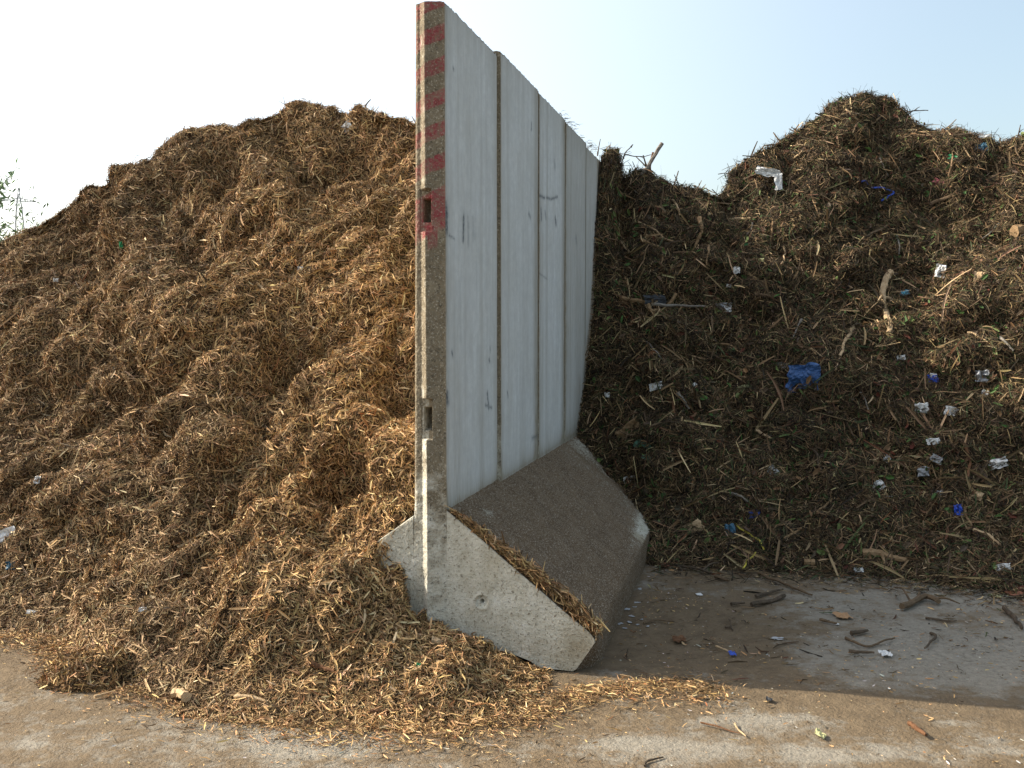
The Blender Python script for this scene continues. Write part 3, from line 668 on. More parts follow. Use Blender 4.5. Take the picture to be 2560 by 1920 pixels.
# bits fallen from the right heap
n = 3200; tx = RG.uniform(1420, 2620, n); pbx = []
for sx in tx:
    t_ = ray(sx, 800)[0] / ray(sx, 800)[1]; yb = float(R_BASE(t_)) - abs(RG.normal()) * .16 + .05; pbx.append((t_ * yb, yb, .003))
pbx = np.array(pbx); vb, ub = to_vu(pbx[:, 0], pbx[:, 1]); pbx = pbx[vb > .76]
loose('fallen_green_waste', 'loose twigs and leaf bits on the slab along the foot of the dark heap', 'plant debris', pbx, np.tile([0, 0, 1.0], (len(pbx), 1)),
      [(0, len(pbx), (.04, .6, .2, .10, .003, .012, .012, .2, 0, PAL_R, PR_R, .12))], M_FIB2)
# ridge of chips lying on the sloping foot along its near edge
foot_n = unit((.55 * VV + np.array([0, 0, .70]))[None])[0]
n = 3400; q = RG.random(n) ** .8; vq = .02 + .68 * q; wid = .02 + .10 * np.sin(np.clip(vq / .7, 0, 1) * math.pi * .62) ** 1.2 * (1 + .5 * perlin(np.stack([vq * 14, vq * 0, vq * 0], 1), 3))
uq = .008 + RG.random(n) ** 1.3 * wid; zq = .715 - .55 * vq / .70 + .004
hump = .045 * np.exp(-((uq - wid * .4) / (wid * .45 + 1e-3)) ** 2) * (wid / .1)
Pq = np.array([wall_xyz(a, b, c) for a, b, c in zip(vq, uq, zq)]) + foot_n * (hump * RG.random(n) ** .6)[:, None]
loose('foot_debris', 'ridge of shredded wood lying along the near edge of the sloping concrete foot', 'wood chips', Pq, np.tile(foot_n, (n, 1)),
      [(0, n - 700, (.035, .45, .10, .11, .0025, .007, .01, .35, .9, PAL_L, [.2, .25, .22, .17, .1, .05, .03], .12)), (n - 700, n, (.065, .35, .13, .10, .004, .010, .02, .4, .9, PAL_L, PR_L, .08))], M_FIB)
# wisps on top of the wall
n = 420; uq = np.where(RG.random(n) < .5, RG.normal(3.05, .18, n), RG.normal(4.1, .3, n)); vq = RG.uniform(-.15, .03, n)
Pq = np.array([wall_xyz(a, b, 3.045) for a, b in zip(vq, uq)]) + np.array([0, 0, 1.0]) * (RG.random(n) ** 2 * .05)[:, None]
loose('wall_top_wisps', 'greenish wisps of plant waste caught on top of the concrete wall', 'plant debris', Pq, np.tile([0, 0, 1.0], (n, 1)),
      [(0, n, (.032, .5, .09, .09, .003, .007, .012, .2, 0, PAL_R, PR_R, .15))], M_FIB2)
print('loose', round(time.time() - T0, 1))

# ------------------------------------------------------------------ sticks, scraps, leaves
def mat_wood(name, c0, c1):
    m, nt, b = new_mat(name, 0.85, 0.15); co = coord(nt)
    f = noise(nt, co, 30, 5, 0.7, (1, 1, 1)); g = noise(nt, co, 140, 3, 0.6)
    nt.links.new(ramp(nt, f, [(0.3, c0), (0.7, c1)]), b.inputs['Base Color']); bump(nt, b, mth(nt, 'ADD', f, g), .8, .005); return m
WOOD = {'pale': mat_wood('pale_split_wood', (.30, .20, .11), (.50, .37, .22)), 'tan': mat_wood('tan_bark_wood', (.16, .10, .05), (.30, .20, .11)),
        'dark': mat_wood('dark_bark', (.04, .03, .02), (.12, .088, .06)), 'grey': mat_wood('weathered_grey_wood', (.13, .115, .095), (.25, .225, .19)),
        'red': mat_wood('red_brown_bark', (.085, .042, .022), (.17, .085, .042)), 'brown': mat_wood('brown_bark', (.075, .05, .03), (.16, .11, .065))}
def mat_plain(name, c, rough=.6, spec=.4, amp=.25):
    m, nt, b = new_mat(name, rough, spec); f = noise(nt, coord(nt), 35, 4, .7)
    c0 = tuple(x * (1 - amp) for x in c); nt.links.new(ramp(nt, f, [(.35, c0), (.6, c)]), b.inputs['Base Color']); bump(nt, b, f, .4, .006); return m
PL = {'white': mat_plain('dirty_white_sheet', (.60, .60, .58)), 'blue': mat_plain('blue_plastic_film', (.03, .085, .22), .6), 'grey': mat_plain('grey_film', (.36, .37, .38), .45),
      'cyan': mat_plain('cyan_wrapper', (.08, .30, .42), .4), 'black': mat_plain('black_film', (.02, .023, .028), .45), 'royal': mat_plain('royal_blue_plastic', (.03, .08, .42), .4),
      'green': mat_plain('fresh_leaf', (.09, .19, .045)), 'bluegreen': mat_plain('blue_green_leaf', (.05, .13, .085)), 'yellow': mat_plain('yellow_cord', (.55, .45, .06)), 'yleaf': mat_plain('yellow_green_leaf', (.36, .35, .17)),
      'redleaf': mat_plain('red_brown_leaf', (.20, .07, .03)), 'emerald': mat_plain('emerald_plastic', (.01, .28, .11), .4), 'orange': mat_plain('orange_brown_chip', (.34, .19, .085)), 'pink': mat_plain('pink_film', (.42, .09, .12), .5), 'teal': mat_plain('dull_blue_film', (.03, .10, .16), .5)}
def tube(bm_v, bm_f, pts, radii, seg=7, seed=0, rough=.18, caps=True):
    pts = np.array(pts, float); n = len(pts); tang = unit(np.gradient(pts, axis=0)); ref = np.array([0.13, .31, .94])
    b0 = len(bm_v); rg = np.random.default_rng(seed)
    for i in range(n):
        a = np.cross(tang[i], ref); a /= np.linalg.norm(a) + 1e-9; b = np.cross(tang[i], a)
        for j in range(seg):
            th = 2 * math.pi * j / seg; r = radii[i] * (1 + rough * rg.normal() * .6)
            bm_v.append(pts[i] + (a * math.cos(th) + b * math.sin(th)) * r)
    for i in range(n - 1):
        for j in range(seg):
            bm_f.append([b0 + i * seg + j, b0 + i * seg + (j + 1) % seg, b0 + (i + 1) * seg + (j + 1) % seg, b0 + (i + 1) * seg + j])
    if caps:
        bm_f.append([b0 + j for j in range(seg)][::-1]); bm_f.append([b0 + (n - 1) * seg + j for j in range(seg)])
def py_mesh(name, V, F, m, parent=None, loc=None):
    me = bpy.data.meshes.new(name); off = np.array(loc) if loc is not None else np.zeros(3)
    me.from_pydata([tuple(np.array(v) - off) for v in V], [], F); me.materials.append(m); me.update()
    o = bpy.data.objects.new(name, me); COL.objects.link(o)
    if parent is not None: o.parent = parent
    elif loc is not None: o.location = tuple(off)
    return o
def resample(pts, n):
    pts = np.array(pts, float); d = np.r_[0, np.cumsum(np.linalg.norm(np.diff(pts, axis=0), axis=1))]; s = np.linspace(0, d[-1], n)
    return np.stack([np.interp(s, d, pts[:, k]) for k in range(3)], 1)
SEED = [100]
def stick(name, label, cat, px, r, m, side=(), group=None, lift=1.1, depth=None, tip=.55, seg=7, thick=None):
    """px: photo pixels along the stick, laid on whatever surface is seen there; depth: fixed distance for free-standing twigs"""
    SEED[0] += 1; pts = []
    for q in px:
        if depth is not None:
            rr = ray(*q); pts.append(CAM + rr * (depth / rr[1]))
        else:
            h = hit(*q)
            if h is None: continue
            pts.append(h[0] + h[1] * r * lift)
    if len(pts) < 2: return None
    P = np.array(pts); n = max(6, len(pts) * 4); Q = resample(P, n)
    for _ in range(3): Q[1:-1] = (Q[:-2] + 2 * Q[1:-1] + Q[2:]) / 4
    Ln = np.linalg.norm(Q[-1] - Q[0]); Q += np.stack([perlin(Q * 9, SEED[0] % 13), perlin(Q * 9, 3), perlin(Q * 9, 5)], 1) * min(.02, Ln * .08)
    V, F = [], []; tube(V, F, Q, np.linspace(r, r * tip, n), seg, SEED[0])
    for a, b, f in side:       # side twigs: (fraction along, (pixel end), radius factor)
        i = int(a * (n - 1)); s0 = Q[i]
        if depth is not None: rr = ray(*b); e = CAM + rr * (depth / rr[1])
        else:
            h = hit(*b); e = h[0] + h[1] * r if h is not None else s0 + np.array([.1, 0, .05])
        mid = (s0 + e) / 2 + np.array([0, 0, .12 * np.linalg.norm(e - s0)]); tube(V, F, resample([s0, mid, e], 6), np.linspace(r * f, r * f * .4, 6), 5, SEED[0])
    o = py_mesh(name, V, F, WOOD[m] if m in WOOD else PL[m], loc=Q[0] if depth is not None else Q[n // 2]); return tag(o, label, cat, group)
def scrap(name, label, cat, x0, y0, x1, y1, m, crumple=.25, ang=0.0, n=11, lift=.010, notch=.25, group=None, up=0.0, th=.0012):
    """a small crumpled sheet lying on the surface seen at this pixel box"""
    SEED[0] += 1; rg = np.random.default_rng(SEED[0]); h = hit((x0 + x1) / 2, (y0 + y1) / 2)
    if h is None: return None
    c, nr = h; dist = np.linalg.norm(c - CAM); w = (x1 - x0) / FPX * dist; ht = (y1 - y0) / FPX * dist; w *= .88; ht *= .88
    view = (CAM - c) / dist
    flat = nr[2] > .97
    nr2 = nr if flat else unit((nr * .5 + view * .6)[None])[0]
    right = np.array([1.0, 0, 0]); right = right - nr2 * (right @ nr2); right /= np.linalg.norm(right); fwd = np.cross(nr2, right)
    if flat: ht = min(ht / max(.2, abs(view[2])), w * 1.6)
    X, Y = np.meshgrid(np.linspace(-.5, .5, n), np.linspace(-.5, .5, n)); X, Y = X.ravel(), Y.ravel()
    if name.endswith('leaf'):
        prof = np.sin((X + .5) * math.pi) ** .7 * (1 - .3 * X); Y = Y * np.maximum(prof, .04)
    else:
        edge = np.stack([X * 3 + SEED[0], Y * 3, X * 0], 1); X2 = X * (1 + notch * perlin(edge, 2) * 1.6); Y = Y * (1 + notch * perlin(edge + 5, 3) * 1.6); X = X2
    ca, sa = math.cos(ang), math.sin(ang); X, Y = X * ca - Y * sa * ht / w, X * sa * w / ht + Y * ca
    s = min(w, ht); q = np.stack([X * 3.2 + SEED[0] * 1.7, Y * 3.2, X * 0 + SEED[0]], 1)
    Z = crumple * s * (perlin(q, 1) * 1.4 + np.abs(perlin(q * 2.2, 2)) * .9 + np.abs(perlin(q * 4.5, 3)) * .45)
    Z = Z - Z.min()
    if flat: Z = Z * .5
    P = c + right * (X * w)[:, None] + fwd * (Y * ht)[:, None] + nr2 * (Z + (.002 if flat else lift + up))[:, None]
    F = grid_faces(n, n); V = np.concatenate([P, P - nr2 * th]); k = n * n
    F2 = F[:, ::-1] + k; rim = []
    b = list(range(n)) + [i * n + n - 1 for i in range(1, n)] + [k - 1 - i for i in range(1, n)] + [(n - 1 - i) * n for i in range(1, n - 1)]
    for i in range(len(b)): a_, c_ = b[i], b[(i + 1) % len(b)]; rim.append([c_, a_, a_ + k, c_ + k])
    o = np_mesh(name, V - c, np.concatenate([F, F2, np.array(rim)]), PL[m] if m in PL else WOOD[m]); o.location = tuple(c)
    return tag(o, label, cat, group)

S = stick
# sticks of the dark heap
S('stick', 'long pale curved branch lying upright on the sunny face of the dark heap', 'branch', [(2226, 683), (2208, 722), (2202, 752), (2211, 789), (2224, 819), (2220, 837)], .030, 'pale', side=[(.42, (2239, 757), .5), (.42, (2188, 756), .5)], tip=.7)
S('stick', 'pale hooked stick below and left of the long pale curved branch', 'stick', [(2129, 819), (2117, 846), (2105, 879), (2090, 927)], .017, 'pale')
S('root_piece', 'twisted tan root with an upturned end beside the wall, above the foot', 'root', [(1545, 745), (1590, 752), (1623, 761), (1629, 782), (1659, 779), (1676, 757), (1687, 734)], .020, 'tan', tip=.7)
S('stick', 'straight grey stick running right from the twisted root', 'stick', [(1630, 765), (1700, 767), (1768, 768)], .013, 'grey')
S('stick', 'thick bent stick hanging in the shaded face under the saddle of the dark heap', 'stick', [(1753, 550), (1757, 574), (1741, 598), (1735, 622)], .022, 'tan')
S('stick', 'yellowish split stick, uppermost of three beside the wall', 'stick', [(1599, 559), (1634, 577), (1665, 600)], .014, 'pale')
S('stick', 'middle of three tan sticks sloping right beside the wall', 'stick', [(1614, 592), (1650, 600), (1687, 610)], .017, 'tan')
S('stick', 'lowest of three tan sticks sloping right beside the wall', 'stick', [(1602, 604), (1635, 614), (1665, 625)], .016, 'tan')
S('stick', 'pale curved strip left of the three tan sticks, touching the wall', 'strip', [(1548, 604), (1562, 618), (1580, 640)], .008, 'pale')
S('stick', 'thin tan stick standing steeply below the white shell-like scrap', 'stick', [(1855, 812), (1848, 842), (1839, 872)], .010, 'tan')
S('stick', 'dark stub of branch left of the green leaf in the shaded face', 'stick', [(1696, 984), (1710, 1003), (1724, 1020)], .017, 'grey')
S('stick', 'reddish brown stick standing in the shade above the big blue-green leaves', 'stick', [(1680, 1006), (1686, 1045), (1696, 1082)], .013, 'red')
S('stick', 'long pale stick leaning right of the white rag on the upper slope', 'stick', [(2035, 425), (2012, 462), (1973, 516)], .010, 'tan')
S('stick', 'thin stick slanting down right under the leaning pale stick', 'stick', [(2020, 463), (2033, 500), (2047, 545)], .008, 'tan')
S('stick', 'long dark branch rising right across the upper dark heap', 'branch', [(2161, 593), (2210, 572), (2262, 536)], .012, 'brown')
S('stick', 'bushy brown branch slanting under the dark hollow, right of the blue twine', 'branch', [(2322, 514), (2376, 492), (2434, 475)], .020, 'brown', side=[(.3, (2350, 515), .4), (.6, (2400, 505), .4)])
S('stick', 'pale flat stalk curving down from the crest right of the peak', 'stalk', [(2367, 331), (2400, 360), (2428, 397)], .011, 'pale')
S('stick', 'pale strip high on the peak of the dark heap', 'strip', [(2114, 277), (2128, 288), (2141, 301)], .013, 'pale')
S('stick', 'short pale strip hanging just below the dark hollow of the peak', 'strip', [(2141, 312), (2136, 322), (2132, 335)], .011, 'pale')
S('stick', 'pale slab of wood lying flat in the saddle, left one of a pair', 'wood piece', [(1771, 538), (1795, 533), (1818, 536)], .012, 'pale')
S('stick', 'pale slab of wood lying flat in the saddle, right one of a pair', 'wood piece', [(1822, 550), (1850, 549), (1878, 546)], .012, 'pale')
S('log', 'log with a round sawn end sticking out at the right edge of the picture', 'log', [(2536, 583), (2575, 581), (2620, 580)], .055, 'tan', tip=.95, seg=12, lift=.5)
S('log', 'pale torn log lying along the foot of the dark heap', 'log', [(2156, 1394), (2190, 1390), (2235, 1400), (2271, 1412)], .030, 'tan', side=[(.45, (2210, 1418), .5)])
S('log', 'short round log end at the edge of the shaded slab', 'log', [(2010, 1412), (2036, 1414)], .024, 'tan', tip=.95)
S('stick', 'brown stick in the grassy lower face right of the white rag', 'stick', [(2416, 1120), (2428, 1160), (2414, 1205)], .012, 'red')
S('stick', 'brown curved stick between the blue crumpled wrapper and the pale chip', 'stick', [(2424, 1250), (2412, 1290), (2430, 1318)], .012, 'tan')
S('stick', 'dark thin branch hanging down right of the white strip', 'branch', [(1998, 1075), (2035, 1125), (2055, 1180)], .010, 'dark')
S('stick', 'brown stick slanting up from a white rag on the lower face', 'stick', [(2185, 1155), (2205, 1130), (2225, 1108)], .013, 'tan')
S('stick', 'pale flat strip lying near the big blue plastic sheet', 'strip', [(2010, 868), (2035, 878), (2055, 895)], .008, 'pale')
S('stick', 'thin brown stick lying above the big blue plastic sheet, slanting right', 'stick', [(1735, 898), (1760, 915), (1780, 938)], .009, 'brown')
for k_, (a, b) in enumerate([((1655, 628), (1650, 668)), ((1700, 655), (1650, 700)), ((1570, 660), (1580, 700)), ((1770, 620), (1768, 660)), ((1880, 560), (1870, 590)), ((1930, 560), (1925, 610)), ((1820, 480), (1835, 520)), ((2060, 560), (2030, 590)),
                ((2300, 430), (2310, 450)), ((2240, 590), (2245, 640)), ((2270, 600), (2268, 650)), ((2300, 560), (2290, 620)), ((2380, 610), (2330, 640)), ((2440, 600), (2420, 640)), ((2500, 560), (2455, 600)), ((2500, 640), (2560, 670)),
                ((2340, 780), (2290, 800)), ((2420, 830), (2470, 860)), ((2430, 760), (2440, 800)), ((2490, 850), (2530, 880)), ((1940, 720), (1990, 735)), ((1890, 740), (1930, 745)), ((1960, 620), (1955, 660)), ((1800, 860), (1840, 880)),
                ((1620, 860), (1650, 900)), ((1590, 930), (1560, 990)), ((1720, 760), (1760, 790)), ((1900, 1080), (1930, 1100)), ((2060, 1010), (2100, 1000)), ((2150, 980), (2170, 1030)), ((2290, 1150), (2310, 1120)), ((2110, 1060), (2140, 1100)),
                ((1790, 1180), (1830, 1150)), ((1640, 1260), (1680, 1220)), ((1830, 1240), (1870, 1260)), ((2040, 1290), (2080, 1250)), ((2330, 1340), (2380, 1380)), ((2440, 1330), (2500, 1370)), ((1960, 1350), (2000, 1330)), ((2000, 800), (1985, 850)),
                ((1760, 700), (1800, 690)), ((2080, 700), (2110, 740)), ((1680, 500), (1700, 540)), ((2100, 420), (2130, 450)), ((2200, 400), (2215, 440)), ((2480, 400), (2500, 450)), ((2520, 330), (2545, 400)), ((1985, 400), (2010, 380))]):
    S('stick', 'loose brown stick half buried among the twigs of the dark heap', 'stick', [a, ((a[0] + b[0]) / 2 + 3, (a[1] + b[1]) / 2 - 3), b], .007 + .005 * RG.random(), ['tan', 'brown', 'pale', 'tan', 'grey'][k_ % 5], group='loose sticks half buried in the dark heap', lift=2.2)
# twigs standing against the sky
S('stick', 'thick dark stick poking up into the sky from the dark heap beside the wall', 'stick', [(1600, 446), (1627, 405), (1655, 359)], .020, 'grey', depth=9.6, tip=.95)
S('stick', 'reddish stick rising behind the thick dark stick on the skyline', 'stick', [(1620, 446), (1625, 410), (1634, 380)], .016, 'red', depth=9.75, tip=.8)
S('twig', 'thin bare twig on the skyline halfway down to the saddle', 'twig', [(1678, 472), (1690, 448), (1698, 427)], .008, 'brown', depth=9.6)
S('twig', 'twig with a leafy tip curving up beside the wall end on the skyline', 'twig', [(1556, 400), (1563, 382), (1581, 365)], .007, 'dark', side=[(.95, (1583, 361), 1.4)], depth=9.7)
S('twig', 'long thin level twig reaching across to the thick dark stick on the skyline', 'twig', [(1560, 386), (1595, 391), (1634, 388)], .0055, 'dark', side=[(.55, (1611, 398), .8)], depth=9.65)
S('twig', 'fine upright twig close to the top corner of the wall', 'twig', [(1493, 390), (1497, 368), (1502, 348)], .006, 'brown', depth=9.6)
S('twig', 'bare forked twig sticking out right of the peak of the dark heap', 'twig', [(2250, 283), (2290, 275), (2320, 276)], .008, 'dark', side=[(.3, (2262, 255), .6), (.45, (2277, 292), .6), (.55, (2300, 267), .7), (.4, (2266, 262), .5)], depth=10.8)
S('twig', 'pale twig slanting up from the crest right of the peak', 'twig', [(2360, 324), (2378, 311), (2392, 298)], .007, 'tan', depth=10.4)
S('twig', 'dark twig on the left shoulder of the peak, pointing left', 'twig', [(1905, 392), (1880, 390), (1856, 389)], .007, 'dark', depth=9.6)
S('twig', 'upright twig on the left shoulder of the peak', 'twig', [(2074, 268), (2072, 255), (2071, 248)], .007, 'dark', depth=10.5)
S('twig', 'small bent twig sticking out above the saddle of the dark heap', 'twig', [(1838, 440), (1815, 431), (1796, 436)], .006, 'dark', side=[(.3, (1818, 408), .8)], depth=9.7)
S('twig', 'short twig at the right end of the skyline', 'twig', [(2545, 345), (2548, 325), (2552, 312)], .007, 'dark', side=[(.4, (2560, 322), .8)], depth=10.2)
S('twig', 'single twig standing on the crest of the light brown heap', 'twig', [(912, 266), (919, 257), (927, 248)], .007, 'brown', depth=8.0)
S('twig', 'pale broad blade leaning left on the shoulder of the peak', 'blade', [(1952, 356), (1942, 343), (1933, 330)], .009, 'tan', depth=9.9)
# cords
S('twine', 'bright blue twine snaking across the upper dark heap', 'twine', [(2146, 454), (2160, 457), (2175, 465), (2196, 472), (2229, 477), (2233, 484), (2223, 494), (2203, 503)], .008, 'royal', tip=1, lift=4)
S('cord', 'yellow cord hanging down the foot of the dark heap', 'cord', [(1838, 1304), (1861, 1328), (1880, 1346), (1896, 1360), (1915, 1380)], .006, 'yellow', tip=1, lift=5)
S('cord', 'short yellow cord end on the slab edge below the longer yellow cord', 'cord', [(1886, 1382), (1880, 1398), (1866, 1405), (1859, 1427)], .006, 'yellow', tip=1, lift=2)
# on the slab in the shade
S('stick', 'dark stick, longer of two side by side on the shaded slab', 'stick', [(1879, 1519), (1920, 1508), (1961, 1495)], .013, 'dark', tip=.9)
S('stick', 'dark crooked stick just behind the longer one on the shaded slab', 'stick', [(1888, 1495), (1915, 1487), (1958, 1478)], .010, 'dark')
S('stick', 'short dark stick left of the pair on the shaded slab', 'stick', [(1828, 1516), (1845, 1513), (1862, 1512)], .010, 'dark')
S('stick', 'long thin brown branch lying on the slab in front of the dark heap', 'branch', [(1894, 1439), (1937, 1454), (1982, 1472), (2030, 1493)], .010, 'brown')
S('stick', 'short brown bark strip on the slab below the yellow cord', 'stick', [(1789, 1445), (1806, 1449), (1822, 1458)], .012, 'brown')
S('stick', 'dark twig at the edge of the slab beside the concrete foot', 'twig', [(1692, 1415), (1740, 1425), (1775, 1436)], .009, 'dark', side=[(.8, (1800, 1410), .8)])
S('root_piece', 'tangled reddish root lump with trailing ends on the shaded slab', 'root', [(2252, 1527), (2285, 1510), (2315, 1494), (2345, 1512)], .017, 'brown', side=[(.9, (2400, 1517), .5), (.5, (2300, 1488), .6), (.3, (2235, 1475), .4)], tip=.9)
S('stick', 'dark wet stick at the right edge of the shaded slab', 'stick', [(2511, 1530), (2530, 1545), (2556, 1578)], .015, 'dark')
S('twig', 'hooked dark twig on the grey patch of the shaded slab', 'twig', [(2324, 1585), (2338, 1597), (2330, 1610), (2313, 1624)], .008, 'dark')
S('twig', 'wide V-shaped twig lying on the shaded slab', 'twig', [(2113, 1596), (2140, 1610), (2171, 1621), (2205, 1608), (2238, 1598)], .007, 'brown')
S('twig', 'thin dark twig right of the tangled root on the shaded slab', 'twig', [(2315, 1548), (2345, 1555), (2390, 1555)], .007, 'dark')
S('twig', 'dark stub just above the wide V-shaped twig', 'stub', [(2128, 1590), (2150, 1586), (2168, 1580)], .012, 'dark')
S('twig', 'dark broken stub left of the white rag on the shaded slab', 'stub', [(2120, 1632), (2145, 1636), (2185, 1638)], .010, 'dark')
S('twig', 'brown twig with a white crumb at its end on the shaded slab', 'twig', [(2050, 1553), (2072, 1558), (2092, 1562)], .009, 'brown')
S('twig', 'dark twig with side shoot left of the centre of the shaded slab', 'twig', [(1812, 1570), (1828, 1572), (1832, 1578)], .007, 'dark', side=[(.6, (1822, 1552), .7)])
S('twig', 'faint brown twig beside the concrete foot on the slab', 'twig', [(1610, 1560), (1645, 1551), (1682, 1558)], .006, 'brown')
S('twig', 'thin yellowish straw leading to the blue and white crumb on the slab', 'straw', [(1790, 1618), (1808, 1625), (1824, 1632)], .005, 'pale')
# on the sunny slab
S('stick', 'red-brown split stick on the sunny slab at the lower right', 'stick', [(2272, 1817), (2295, 1832), (2315, 1846)], .011, 'red')
S('twig', 'thin pale straw left of the yellow leaf on the sunny slab', 'straw', [(1837, 1812), (1850, 1828), (1864, 1845)], .004, 'pale')
S('twig', 'thin reddish twig lying level on the sunny slab', 'twig', [(1752, 1810), (1800, 1822), (1850, 1834)], .004, 'red')
S('twig', 'dark hooked twig at the bottom edge of the sunny slab', 'twig', [(1612, 1918), (1614, 1908), (1635, 1903), (1658, 1896)], .005, 'dark')
S('twig', 'thin dark twig just outside the shadow edge on the sunny slab', 'twig', [(1730, 1747), (1770, 1750), (1812, 1750)], .004, 'dark')
S('stick', 'red-brown bark strip on the small clump, front left', 'bark strip', [(226, 1679), (255, 1695), (289, 1717)], .013, 'red')
S('stick', 'dark stick end at the back of the small clump, front left', 'stick', [(170, 1660), (215, 1657), (245, 1668)], .013, 'dark')
S('stick', 'pale splinter sticking up right of the small clump', 'splinter', [(236, 1745), (262, 1738), (285, 1732)], .007, 'pale')
S('stick', 'red-brown stick in the lower light brown heap near its front edge', 'stick', [(780, 1660), (805, 1672), (835, 1685)], .012, 'red')
S('stick', 'long pale splinter along the front edge of the light brown heap', 'splinter', [(590, 1745), (630, 1748), (672, 1757)], .010, 'pale')
S('stick', 'dark red stick at the front right edge of the light brown heap', 'stick', [(925, 1783), (960, 1782), (998, 1779)], .008, 'red')
S('stick', 'pale stick leaning in the heap left of the concrete foot', 'stick', [(440, 1365), (478, 1350), (515, 1334)], .008, 'pale')
S('stick', 'thin stick high in the heap under the dark hollow', 'stick', [(760, 375), (778, 368), (797, 359)], .009, 'pale')
S('stick', 'pale splinter pointing down right in the middle of the light brown heap', 'splinter', [(640, 708), (650, 718), (662, 730)], .010, 'pale')
S('stick', 'brown splinter pointing down right left of the heap middle', 'splinter', [(676, 785), (690, 797), (706, 812)], .009, 'tan')
S('stick', 'red-brown twig lying against the left foot of the wall element', 'twig', [(948, 1432), (965, 1422), (985, 1413)], .006, 'red')
S('wood_chip', 'light oval wood chip on top of the shreds in front of the wall end', 'wood chip', [(1074, 1606), (1090, 1608), (1106, 1611)], .014, 'pale', tip=.8)
S('wood_chip', 'pale square wood block at the front edge of the light brown heap', 'wood chip', [(437, 1742), (452, 1740), (468, 1748)], .022, 'pale', tip=.9)
for k_ in range(150):
    if k_ < 110: sx, sy = RG.uniform(40, 1010), RG.uniform(1180, 1780)
    else: sx, sy = RG.uniform(100, 1010), RG.uniform(450, 1180)
    if sx > 900 and 1270 < sy < 1560: sx -= 150
    h = hit(sx, sy)
    if h is None or h[0][2] < .012: continue
    a = RG.uniform(0, math.pi); l = RG.uniform(8, 20)
    S('wood_chip', 'pale splintered wood chip lying loose on the light brown heap', 'wood chip', [(sx - l * math.cos(a), sy - l * math.sin(a)), (sx, sy - 1), (sx + l * math.cos(a), sy + l * math.sin(a))], RG.uniform(.003, .006), ['pale', 'pale', 'tan', 'pale', 'tan'][k_ % 5],
      group='larger wood chips loose on the light brown heap', lift=2.0, seg=5)
# scraps on the dark heap
Z = scrap
Z('plastic_sheet', 'big crumpled blue plastic sheet on the shaded face of the dark heap', 'plastic sheet', 1968, 912, 2055, 986, 'blue', .22, n=26, lift=.012)
Z('plastic_scrap', 'clear greyish plastic scrap just left of the big blue sheet', 'plastic scrap', 1936, 906, 1978, 934, 'grey', .4)
Z('rag', 'white and blue rag draped in an arch on the upper dark heap', 'rag', 1880, 428, 1950, 452, 'white', .6, n=12, ang=-.25, lift=.04)
Z('rag', 'loose white tail of cloth hanging right of the arched rag', 'rag', 1932, 436, 1952, 482, 'white', .3, lift=.05)
Z('paper_scrap', 'small white card in the shade between the wall and the blue sheet', 'card', 1620, 955, 1657, 976, 'white', .12, ang=.25, notch=.15)
Z('paper_scrap', 'white paper scrap just above the sloping concrete foot', 'paper', 1557, 1188, 1600, 1210, 'white', .15, ang=.15)
Z('paper_strip', 'narrow white strip with an orange end in the middle of the shaded face', 'strip', 1916, 1166, 1948, 1192, 'white', .1, ang=-.8, notch=.1)
Z('carton', 'flat printed blue and white carton near the foot of the dark heap', 'carton', 1856, 1274, 1902, 1300, 'royal', .12, ang=-.08, notch=.06)
Z('paper_scrap', 'white shell-like scrap in the upper shaded face', 'scrap', 1832, 668, 1850, 687, 'white', .5)
Z('paper_scrap', 'tiny white scrap below the white shell-like scrap', 'scrap', 1816, 709, 1830, 719, 'white', .4)
Z('paper_scrap', 'cream scrap up right of the white shell-like scrap', 'scrap', 1896, 646, 1911, 659, 'yleaf', .4)
Z('plastic_scrap', 'grey and white film right of the straight grey stick', 'plastic scrap', 1784, 759, 1832, 781, 'grey', .5)
Z('plastic_scrap', 'white knot of film at the right end of the grey film', 'plastic scrap', 1812, 763, 1832, 781, 'white', .6, up=.03)
Z('plastic_sheet', 'black plastic sheet behind the twisted tan root', 'plastic sheet', 1600, 735, 1668, 762, 'black', .2, n=12)
Z('paper_scrap', 'bright white scrap highest on the sunny right face, right of the long pale branch', 'scrap', 2340, 660, 2367, 694, 'white', .45, ang=-.2)
Z('wood_slab', 'pale splintered wood slab right of the bright white scrap', 'wood piece', 2434, 680, 2462, 722, 'pale', .3, ang=-.45)
Z('wrapper', 'cyan wrapper right of the long pale curved branch', 'wrapper', 2250, 728, 2274, 743, 'cyan', .5)
Z('wrapper', 'small blue and white wrapper below the long pale curved branch', 'wrapper', 2241, 889, 2262, 902, 'white', .5)
Z('wrapper', 'blue crumpled wrapper above the white scraps on the right face', 'wrapper', 2318, 940, 2342, 963, 'royal', .5)
Z('paper_scrap', 'white tip sticking out above the blue crumpled wrapper', 'scrap', 2328, 934, 2344, 945, 'white', .4, up=.02)
Z('paper_scrap', 'white crumpled scrap with a blue rim, right of centre in the dark heap', 'scrap', 2284, 1010, 2316, 1038, 'white', .5)
Z('paper_scrap', 'long white folded scrap right of the blue-rimmed one', 'scrap', 2364, 1020, 2406, 1046, 'white', .3, ang=-.35)
Z('plastic_scrap', 'torn grey film at the right edge of the dark heap', 'plastic scrap', 2436, 926, 2466, 956, 'grey', .5)
Z('leaf', 'pale green blade right of the torn grey film', 'leaf', 2464, 935, 2492, 948, 'yleaf', .2, ang=-.3)
Z('paper_scrap', 'white slip below the torn grey film', 'scrap', 2455, 976, 2472, 988, 'white', .3, ang=-.5)
Z('rag', 'greyish white rag in the lower right face, upper of two', 'rag', 2319, 1098, 2350, 1116, 'white', .5)
